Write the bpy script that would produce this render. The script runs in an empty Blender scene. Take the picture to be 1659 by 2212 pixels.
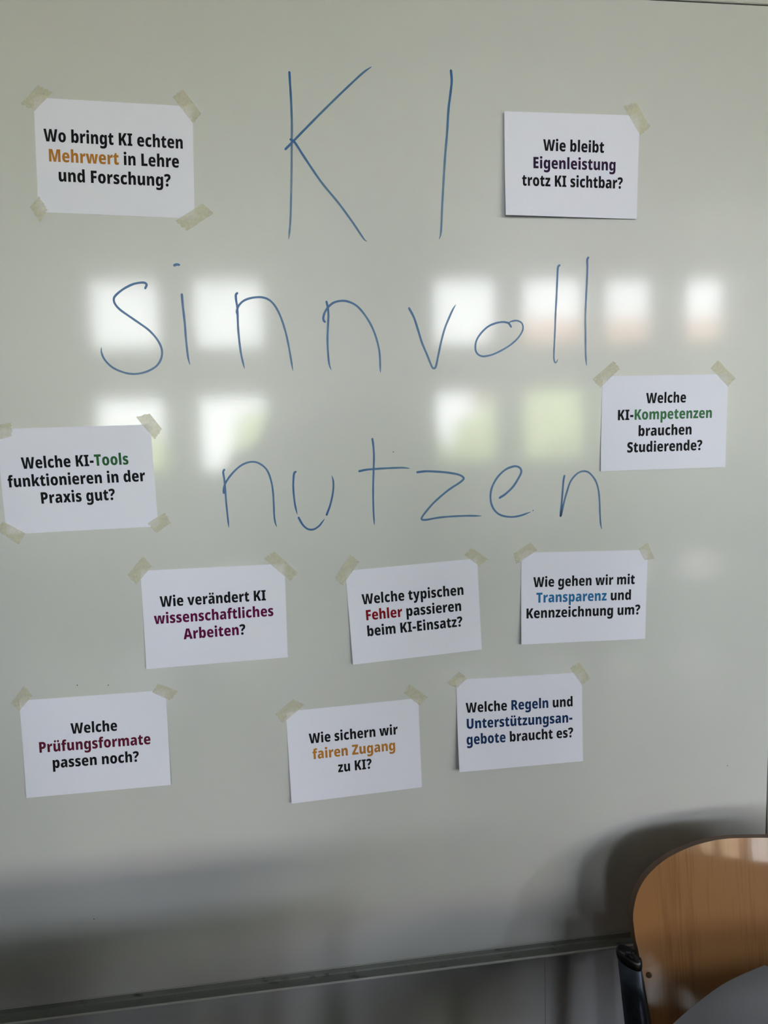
import bpy, bmesh, math, random
from mathutils import Vector, Matrix, geometry

random.seed(7)
scene = bpy.context.scene
COL = scene.collection

# ------------------------------------------------------------------ camera
cam_data = bpy.data.cameras.new('camera')
cam = bpy.data.objects.new('camera', cam_data)
COL.objects.link(cam)
cam_data.sensor_fit = 'VERTICAL'
cam_data.sensor_height = 36.0
cam_data.sensor_width = 27.0
cam_data.lens = 1600.0 / 2212.0 * 36.0
cam_data.clip_start = 0.01
cam.matrix_world = Matrix((
    (0.990470964, 0.043384242, -0.130709896, 0.0),
    (-0.134710304, 0.107803174, -0.985003355, -1.11396),
    (-0.028642682, 0.993225193, 0.112620218, 1.5),
    (0, 0, 0, 1)))
scene.camera = cam

# ------------------------------------------------------------------ world: bright overcast sky
world = bpy.data.worlds.new('sky')
scene.world = world
world.use_nodes = True
wn = world.node_tree
wn.nodes.clear()
w_out = wn.nodes.new('ShaderNodeOutputWorld')
w_bg = wn.nodes.new('ShaderNodeBackground')
w_tc = wn.nodes.new('ShaderNodeTexCoord')
w_sep = wn.nodes.new('ShaderNodeSeparateXYZ')
w_ramp = wn.nodes.new('ShaderNodeValToRGB')
wn.links.new(w_tc.outputs['Generated'], w_sep.inputs[0])
wn.links.new(w_sep.outputs['Z'], w_ramp.inputs[0])
wn.links.new(w_ramp.outputs[0], w_bg.inputs[0])
wn.links.new(w_bg.outputs[0], w_out.inputs[0])
w_ramp.color_ramp.elements[0].position = 0.0
w_ramp.color_ramp.elements[0].color = (0.975, 0.985, 1.0, 1)
w_ramp.color_ramp.elements[1].position = 1.0
w_ramp.color_ramp.elements[1].color = (0.62, 0.72, 0.85, 1)
w_bg.inputs['Strength'].default_value = 34.0

# sun behind the building: it lights the garden and the house outside, not the room
sd = bpy.data.lights.new('sun', 'SUN')
sd.energy = 85.0
sd.angle = math.radians(0.6)
sd.color = (1.0, 0.95, 0.84)
so = bpy.data.objects.new('sun', sd)
COL.objects.link(so)
so.rotation_euler = Vector((0.25, -1.0, -0.95)).to_track_quat('-Z', 'Y').to_euler()

# ------------------------------------------------------------------ exposure
vs = scene.view_settings
vs.view_transform = 'Standard'
vs.look = 'None'
vs.exposure = 0.0
vs.gamma = 1.0
vs.use_curve_mapping = False
scene.cycles.max_bounces = 10
scene.cycles.diffuse_bounces = 5
scene.cycles.glossy_bounces = 5
scene.cycles.transparent_max_bounces = 16
scene.cycles.caustics_reflective = False
scene.cycles.caustics_refractive = False
scene.cycles.sample_clamp_indirect = 8.0
scene.cycles.use_denoising = True

# window openings in the wall behind the camera: x range, lower sash z range, upper sash z range
WIN = [(-1.74, -1.08), (-0.80, -0.12), (1.49, 2.16), (2.37, 3.07), (3.21, 3.80), (4.06, 4.60)]
LOW = (1.12, 1.86)
UPP = (2.28, 2.95)
RX0, RX1, RY, RZ = -1.92, 4.90, -6.0, 3.2
for wx0, wx1 in WIN:                       # light portals: they only guide the sampling of the sky
    for wz0, wz1 in (LOW, UPP):
        ld = bpy.data.lights.new('sky_portal', 'AREA')
        ld.shape = 'RECTANGLE'
        ld.size = wx1 - wx0
        ld.size_y = wz1 - wz0
        ld.cycles.is_portal = True
        lo = bpy.data.objects.new('sky_portal', ld)
        COL.objects.link(lo)
        lo.location = ((wx0 + wx1) / 2, RY - 0.31, (wz0 + wz1) / 2)
        lo.rotation_euler = (math.radians(90), 0, 0)
        lo['kind'] = 'helper'
# side windows in the right-hand wall: y range and z range
SIDE = [(-5.4, -4.35)]
SZ = (1.65, 2.85)
for sy0, sy1 in SIDE:
    ld = bpy.data.lights.new('sky_portal', 'AREA')
    ld.shape = 'RECTANGLE'
    ld.size = SZ[1] - SZ[0]
    ld.size_y = sy1 - sy0
    ld.cycles.is_portal = True
    lo = bpy.data.objects.new('sky_portal', ld)
    COL.objects.link(lo)
    lo.location = (RX1 + 0.11, (sy0 + sy1) / 2, (SZ[0] + SZ[1]) / 2)
    lo.rotation_euler = (0, math.radians(90), 0)
    lo['kind'] = 'helper'

# ================================================================== helpers
def tag(o, label=None, cat=None, group=None, kind=None):
    if label: o['label'] = label
    if cat: o['category'] = cat
    if group: o['group'] = group
    if kind: o['kind'] = kind
    return o


def empty(name, loc=(0, 0, 0), rz=0.0, parent=None):
    o = bpy.data.objects.new(name, None)
    o.empty_display_size = 0.05
    COL.objects.link(o)
    o.location = loc
    o.rotation_euler = (0, 0, rz)
    if parent: o.parent = parent
    return o


def mesh_obj(name, verts, faces, mats, parent=None, smooth=False, fmat=None, uvs=None):
    me = bpy.data.meshes.new(name)
    me.from_pydata([tuple(v) for v in verts], [], faces)
    for m in (mats if isinstance(mats, (list, tuple)) else [mats]):
        me.materials.append(m)
    if smooth:
        me.polygons.foreach_set('use_smooth', [True] * len(me.polygons))
    if fmat:
        me.polygons.foreach_set('material_index', fmat)
    if uvs:
        ul = me.uv_layers.new(name='UVMap')
        for lp in me.loops:
            ul.data[lp.index].uv = uvs[lp.vertex_index]
    me.update()
    o = bpy.data.objects.new(name, me)
    COL.objects.link(o)
    if parent: o.parent = parent
    return o


class Geo:
    def __init__(s):
        s.v = []
        s.f = []

    def box(s, x0, x1, y0, y1, z0, z1):
        b = len(s.v)
        s.v += [(x, y, z) for z in (z0, z1) for y in (y0, y1) for x in (x0, x1)]
        s.f += [tuple(b + i for i in q) for q in
                ((0, 2, 3, 1), (4, 5, 7, 6), (0, 1, 5, 4), (2, 6, 7, 3), (0, 4, 6, 2), (1, 3, 7, 5))]
        return s

    def sweep(s, prof, path, up=Vector((0, 0, 1)), caps=True):
        """closed 2-D profile swept along a 3-D polyline"""
        n = len(prof)
        base = len(s.v)
        for i, p in enumerate(path):
            p = Vector(p)
            a = Vector(path[max(i - 1, 0)])
            b = Vector(path[min(i + 1, len(path) - 1)])
            t = (b - a).normalized()
            sx = up.cross(t)
            sx = sx.normalized() if sx.length > 1e-6 else Vector((1, 0, 0))
            sy = t.cross(sx)
            s.v += [tuple(p + sx * q[0] + sy * q[1]) for q in prof]
        for i in range(len(path) - 1):
            for k in range(n):
                k2 = (k + 1) % n
                s.f.append((base + i * n + k, base + i * n + k2, base + (i + 1) * n + k2, base + (i + 1) * n + k))
        if caps:
            s.f.append(tuple(base + k for k in reversed(range(n))))
            s.f.append(tuple(base + (len(path) - 1) * n + k for k in range(n)))
        return s

    def obj(s, name, mat, parent=None, smooth=False, bevel=0.0):
        o = mesh_obj(name, s.v, s.f, mat, parent, smooth)
        if bevel:
            m = o.modifiers.new('bevel', 'BEVEL')
            m.width = bevel
            m.segments = 2
            m.limit_method = 'ANGLE'
        return o


def oval(a, b, n=20):
    """stadium-like oval profile, half sizes a and b"""
    out = []
    for k in range(n):
        t = 2 * math.pi * k / n
        c, q = math.cos(t), math.sin(t)
        out.append((a * math.copysign(abs(c) ** 0.75, c), b * math.copysign(abs(q) ** 0.75, q)))
    return out


# ================================================================== materials
def mat(name, color, rough=0.5, spec=0.5, metal=0.0, coat=0.0, coat_rough=0.1):
    m = bpy.data.materials.new(name)
    m.use_nodes = True
    b = m.node_tree.nodes['Principled BSDF']
    b.inputs['Base Color'].default_value = (*color, 1)
    b.inputs['Roughness'].default_value = rough
    b.inputs['Specular IOR Level'].default_value = spec
    b.inputs['Metallic'].default_value = metal
    b.inputs['Coat Weight'].default_value = coat
    b.inputs['Coat Roughness'].default_value = coat_rough
    return m


def nodes(m):
    return m.node_tree.nodes, m.node_tree.links, m.node_tree.nodes['Principled BSDF']


def add_noise(m, c1, c2, scale, stretch=(1, 1, 1), detail=4, lo=0.35, hi=0.65, bump=0.0, dist=0.001):
    N, L, b = nodes(m)
    tc = N.new('ShaderNodeTexCoord')
    mp = N.new('ShaderNodeMapping')
    mp.inputs['Scale'].default_value = stretch
    nz = N.new('ShaderNodeTexNoise')
    nz.inputs['Scale'].default_value = scale
    nz.inputs['Detail'].default_value = detail
    rp = N.new('ShaderNodeValToRGB')
    rp.color_ramp.elements[0].position = lo
    rp.color_ramp.elements[0].color = (*c1, 1)
    rp.color_ramp.elements[1].position = hi
    rp.color_ramp.elements[1].color = (*c2, 1)
    L.new(tc.outputs['Object'], mp.inputs[0])
    L.new(mp.outputs[0], nz.inputs['Vector'])
    L.new(nz.outputs['Fac'], rp.inputs[0])
    L.new(rp.outputs[0], b.inputs['Base Color'])
    if bump:
        bp = N.new('ShaderNodeBump')
        bp.inputs['Strength'].default_value = bump
        bp.inputs['Distance'].default_value = dist
        L.new(nz.outputs['Fac'], bp.inputs['Height'])
        L.new(bp.outputs[0], b.inputs['Normal'])
    return nz, rp


# enamelled whiteboard: pale warm grey, satin body with a glossy clear skin
M_board = mat('whiteboard_enamel', (0.57, 0.575, 0.555), rough=0.36, spec=0.35, coat=1.0, coat_rough=0.08)
M_board.node_tree.nodes['Principled BSDF'].inputs['Coat IOR'].default_value = 1.34
add_noise(M_board, (0.552, 0.566, 0.580), (0.568, 0.582, 0.597), 3.0, (1, 1, 1), 3)
N, L, B = nodes(M_board)
_tc = N.new('ShaderNodeTexCoord')
_mp = N.new('ShaderNodeMapping')
_mp.inputs['Scale'].default_value = (60, 1, 420)
_nz = N.new('ShaderNodeTexNoise')
_nz.inputs['Scale'].default_value = 1.0
_bp = N.new('ShaderNodeBump')
_bp.inputs['Strength'].default_value = 0.05
_bp.inputs['Distance'].default_value = 0.0004
L.new(_tc.outputs['Object'], _mp.inputs[0])
L.new(_mp.outputs[0], _nz.inputs['Vector'])
L.new(_nz.outputs['Fac'], _bp.inputs['Height'])
L.new(_bp.outputs[0], B.inputs['Coat Normal'])

M_paper = mat('white_paper', (0.76, 0.78, 0.86), rough=0.75, spec=0.25)
add_noise(M_paper, (0.76, 0.772, 0.93), (0.785, 0.798, 0.955), 900, (1, 1, 1), 2, bump=0.15, dist=0.00005)

INK = {'black': (0.006, 0.006, 0.008), 'orange': (0.44, 0.185, 0.03), 'violet': (0.028, 0.008, 0.045),
       'green': (0.025, 0.115, 0.045), 'glare_green': (0.05, 0.17, 0.075), 'magenta': (0.105, 0.002, 0.05),  # Kompetenzen green is lightened to paint in the window glare over it
       'red': (0.21, 0.002, 0.008), 'blue': (0.022, 0.16, 0.38), 'maroon': (0.105, 0.008, 0.03),
       'navy': (0.006, 0.030, 0.115)}
M_print = {k: mat('printed_%s' % k, c, rough=0.65, spec=0.12) for k, c in INK.items()}

# masking tape: thin cream crepe paper, partly see-through
M_tape = bpy.data.materials.new('masking_tape')
M_tape.use_nodes = True
N, L = M_tape.node_tree.nodes, M_tape.node_tree.links
N.clear()
_o = N.new('ShaderNodeOutputMaterial')
_mx = N.new('ShaderNodeMixShader')
_tr = N.new('ShaderNodeBsdfTransparent')
_pr = N.new('ShaderNodeBsdfPrincipled')
_pr.inputs['Base Color'].default_value = (0.70, 0.665, 0.46, 1)
_pr.inputs['Roughness'].default_value = 0.55
_pr.inputs['Specular IOR Level'].default_value = 0.3
_tc = N.new('ShaderNodeTexCoord')
_nz = N.new('ShaderNodeTexNoise')
_nz.inputs['Scale'].default_value = 260
_nz.inputs['Detail'].default_value = 3
_rm = N.new('ShaderNodeMapRange')
_rm.inputs['From Min'].default_value = 0.3
_rm.inputs['From Max'].default_value = 0.7
_rm.inputs['To Min'].default_value = 0.34
_rm.inputs['To Max'].default_value = 0.46
_bp = N.new('ShaderNodeBump')
_bp.inputs['Strength'].default_value = 0.3
_bp.inputs['Distance'].default_value = 0.0002
L.new(_tc.outputs['Object'], _nz.inputs['Vector'])
L.new(_nz.outputs['Fac'], _rm.inputs['Value'])
L.new(_nz.outputs['Fac'], _bp.inputs['Height'])
L.new(_bp.outputs[0], _pr.inputs['Normal'])
L.new(_rm.outputs[0], _mx.inputs['Fac'])
L.new(_tr.outputs[0], _mx.inputs[1])
L.new(_pr.outputs[0], _mx.inputs[2])
L.new(_mx.outputs[0], _o.inputs[0])

# board marker ink: dense at stroke edges, streaky and thinner in the middle of fast strokes (UV.x across, UV.y = thinness)
M_ink = bpy.data.materials.new('blue_marker_ink')
M_ink.use_nodes = True
N, L = M_ink.node_tree.nodes, M_ink.node_tree.links
N.clear()
_o = N.new('ShaderNodeOutputMaterial')
_mx = N.new('ShaderNodeMixShader')
_tr = N.new('ShaderNodeBsdfTransparent')
_pr = N.new('ShaderNodeBsdfPrincipled')
_pr.inputs['Base Color'].default_value = (0.020, 0.120, 0.33, 1)
_pr.inputs['Roughness'].default_value = 0.35
_pr.inputs['Specular IOR Level'].default_value = 0.4
_uv = N.new('ShaderNodeUVMap')
_sp = N.new('ShaderNodeSeparateXYZ')
_ab = N.new('ShaderNodeMath'); _ab.operation = 'ABSOLUTE'
_pw = N.new('ShaderNodeMath'); _pw.operation = 'POWER'; _pw.inputs[1].default_value = 3.0
_iv = N.new('ShaderNodeMath'); _iv.operation = 'SUBTRACT'; _iv.inputs[0].default_value = 1.0
_mu = N.new('ShaderNodeMath'); _mu.operation = 'MULTIPLY'
_su = N.new('ShaderNodeMath'); _su.operation = 'SUBTRACT'; _su.inputs[0].default_value = 0.96
L.new(_uv.outputs[0], _sp.inputs[0])
L.new(_sp.outputs['X'], _ab.inputs[0])
L.new(_ab.outputs[0], _pw.inputs[0])
L.new(_pw.outputs[0], _iv.inputs[1])
L.new(_iv.outputs[0], _mu.inputs[0])
L.new(_sp.outputs['Y'], _mu.inputs[1])
L.new(_mu.outputs[0], _su.inputs[1])
L.new(_su.outputs[0], _mx.inputs['Fac'])
_cm = N.new('ShaderNodeMix')
_cm.data_type = 'RGBA'
_cm.inputs[6].default_value = (0.018, 0.105, 0.30, 1)
_cm.inputs[7].default_value = (0.105, 0.27, 0.43, 1)
_m2 = N.new('ShaderNodeMath'); _m2.operation = 'MULTIPLY'; _m2.inputs[1].default_value = 1.5
_m2.use_clamp = True
L.new(_mu.outputs[0], _m2.inputs[0])
L.new(_m2.outputs[0], _cm.inputs[0])
L.new(_cm.outputs[2], _pr.inputs['Base Color'])
_m3 = N.new('ShaderNodeMath'); _m3.operation = 'MULTIPLY'; _m3.inputs[1].default_value = 0.75
L.new(_mu.outputs[0], _m3.inputs[0])
L.new(_m3.outputs[0], _su.inputs[1])
L.new(_tr.outputs[0], _mx.inputs[1])
L.new(_pr.outputs[0], _mx.inputs[2])
L.new(_mx.outputs[0], _o.inputs[0])

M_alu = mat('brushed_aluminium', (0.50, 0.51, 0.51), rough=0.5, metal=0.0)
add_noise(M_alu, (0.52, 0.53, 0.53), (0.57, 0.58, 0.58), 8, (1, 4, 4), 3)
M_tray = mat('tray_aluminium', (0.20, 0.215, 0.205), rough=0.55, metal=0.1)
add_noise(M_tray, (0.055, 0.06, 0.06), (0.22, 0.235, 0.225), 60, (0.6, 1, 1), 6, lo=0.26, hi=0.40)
M_dark = mat('dark_gap', (0.03, 0.03, 0.03), rough=0.8)
M_wall = mat('painted_wall', (0.42, 0.43, 0.47), rough=0.55, spec=0.3)
add_noise(M_wall, (0.50, 0.51, 0.55), (0.53, 0.54, 0.58), 5, (1, 1, 1), 6, bump=0.08, dist=0.0006)
M_wall2 = mat('room_wall_paint', (0.40, 0.39, 0.37), rough=0.7, spec=0.3)
add_noise(M_wall2, (0.39, 0.38, 0.36), (0.41, 0.40, 0.38), 2)
M_ceil = mat('ceiling_board', (0.62, 0.61, 0.57), rough=0.9, spec=0.2)
add_noise(M_ceil, (0.50, 0.49, 0.47), (0.54, 0.53, 0.51), 40)
M_floor = mat('grey_linoleum', (0.04, 0.04, 0.045), rough=0.25)
add_noise(M_floor, (0.035, 0.035, 0.04), (0.05, 0.05, 0.055), 25)
M_frame = mat('white_window_frame', (0.6, 0.6, 0.58), rough=0.4)
M_top = mat('grey_laminate', (0.22, 0.22, 0.21), rough=0.16)
add_noise(M_top, (0.21, 0.21, 0.20), (0.23, 0.23, 0.22), 60)
M_darktop = mat('dark_grey_laminate', (0.07, 0.07, 0.075), rough=0.3)
add_noise(M_darktop, (0.06, 0.06, 0.065), (0.08, 0.08, 0.085), 60)
M_steel = mat('dark_steel_tube', (0.045, 0.055, 0.075), rough=0.32, metal=0.75)
add_noise(M_steel, (0.040, 0.050, 0.070), (0.055, 0.066, 0.088), 90)
M_cap = mat('black_plastic', (0.004, 0.004, 0.005), rough=0.28)
M_lamp = mat('white_lamp_cover', (0.85, 0.85, 0.82), rough=0.25)

# beech plywood, lacquered, grain along the height
M_wood = mat('lacquered_beech', (0.45, 0.25, 0.11), rough=0.42, spec=0.3, coat=1.0, coat_rough=0.08)
N, L, B = nodes(M_wood)
_tc = N.new('ShaderNodeTexCoord')
_mp = N.new('ShaderNodeMapping')
_mp.inputs['Rotation'].default_value = (0, math.radians(4), 0)
_mp.inputs['Scale'].default_value = (330, 40, 7)
_nz = N.new('ShaderNodeTexNoise')
_nz.inputs['Scale'].default_value = 1.0
_nz.inputs['Detail'].default_value = 6
_mp2 = N.new('ShaderNodeMapping')
_mp2.inputs['Rotation'].default_value = (0, math.radians(4), 0)
_mp2.inputs['Scale'].default_value = (30, 10, 1.2)
_nz2 = N.new('ShaderNodeTexNoise')
_nz2.inputs['Scale'].default_value = 1.0
_nz2.inputs['Detail'].default_value = 3
_ma = N.new('ShaderNodeMath'); _ma.operation = 'ADD'
_rp = N.new('ShaderNodeValToRGB')
_rp.color_ramp.elements[0].position = 0.62
_rp.color_ramp.elements[0].color = (0.19, 0.083, 0.026, 1)
_rp.color_ramp.elements[1].position = 1.38
_rp.color_ramp.elements[1].color = (0.265, 0.125, 0.044, 1)
L.new(_tc.outputs['Object'], _mp.inputs[0])
L.new(_mp.outputs[0], _nz.inputs['Vector'])
L.new(_tc.outputs['Object'], _mp2.inputs[0])
L.new(_mp2.outputs[0], _nz2.inputs['Vector'])
L.new(_nz.outputs['Fac'], _ma.inputs[0])
L.new(_nz2.outputs['Fac'], _ma.inputs[1])
L.new(_ma.outputs[0], _rp.inputs[0])
L.new(_rp.outputs[0], B.inputs['Base Color'])
_bp = N.new('ShaderNodeBump')
_bp.inputs['Strength'].default_value = 0.12
_bp.inputs['Distance'].default_value = 0.0003
L.new(_nz.outputs['Fac'], _bp.inputs['Height'])
L.new(_bp.outputs[0], B.inputs['Coat Normal'])
M_ply = mat('plywood_edge', (0.10, 0.055, 0.028), rough=0.5)

# window glass: thin pane, mostly clear with a faint surface reflection
M_glass = bpy.data.materials.new('window_glass')
M_glass.use_nodes = True
N, L = M_glass.node_tree.nodes, M_glass.node_tree.links
N.clear()
_o = N.new('ShaderNodeOutputMaterial')
_mx = N.new('ShaderNodeMixShader')
_mx.inputs[0].default_value = 0.06
_tr = N.new('ShaderNodeBsdfTransparent')
_gl = N.new('ShaderNodeBsdfGlossy')
_gl.inputs['Roughness'].default_value = 0.0
L.new(_tr.outputs[0], _mx.inputs[1])
L.new(_gl.outputs[0], _mx.inputs[2])
L.new(_mx.outputs[0], _o.inputs[0])

M_leaf = mat('tree_foliage', (0.16, 0.26, 0.05), rough=0.6)
add_noise(M_leaf, (0.24, 0.29, 0.11), (0.44, 0.48, 0.24), 3, (1, 1, 1), 5)
M_bark = mat('tree_bark', (0.10, 0.07, 0.05), rough=0.9)
M_grass = mat('lawn', (0.10, 0.17, 0.05), rough=0.9)
add_noise(M_grass, (0.05, 0.07, 0.04), (0.07, 0.09, 0.05), 2)
M_roof = mat('red_roof_tiles', (0.42, 0.13, 0.08), rough=0.8)
add_noise(M_roof, (0.36, 0.20, 0.15), (0.46, 0.28, 0.21), 6)
M_render = mat('pale_house_render', (0.70, 0.66, 0.58), rough=0.9)
add_noise(M_render, (0.68, 0.64, 0.56), (0.72, 0.68, 0.60), 1)

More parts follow.
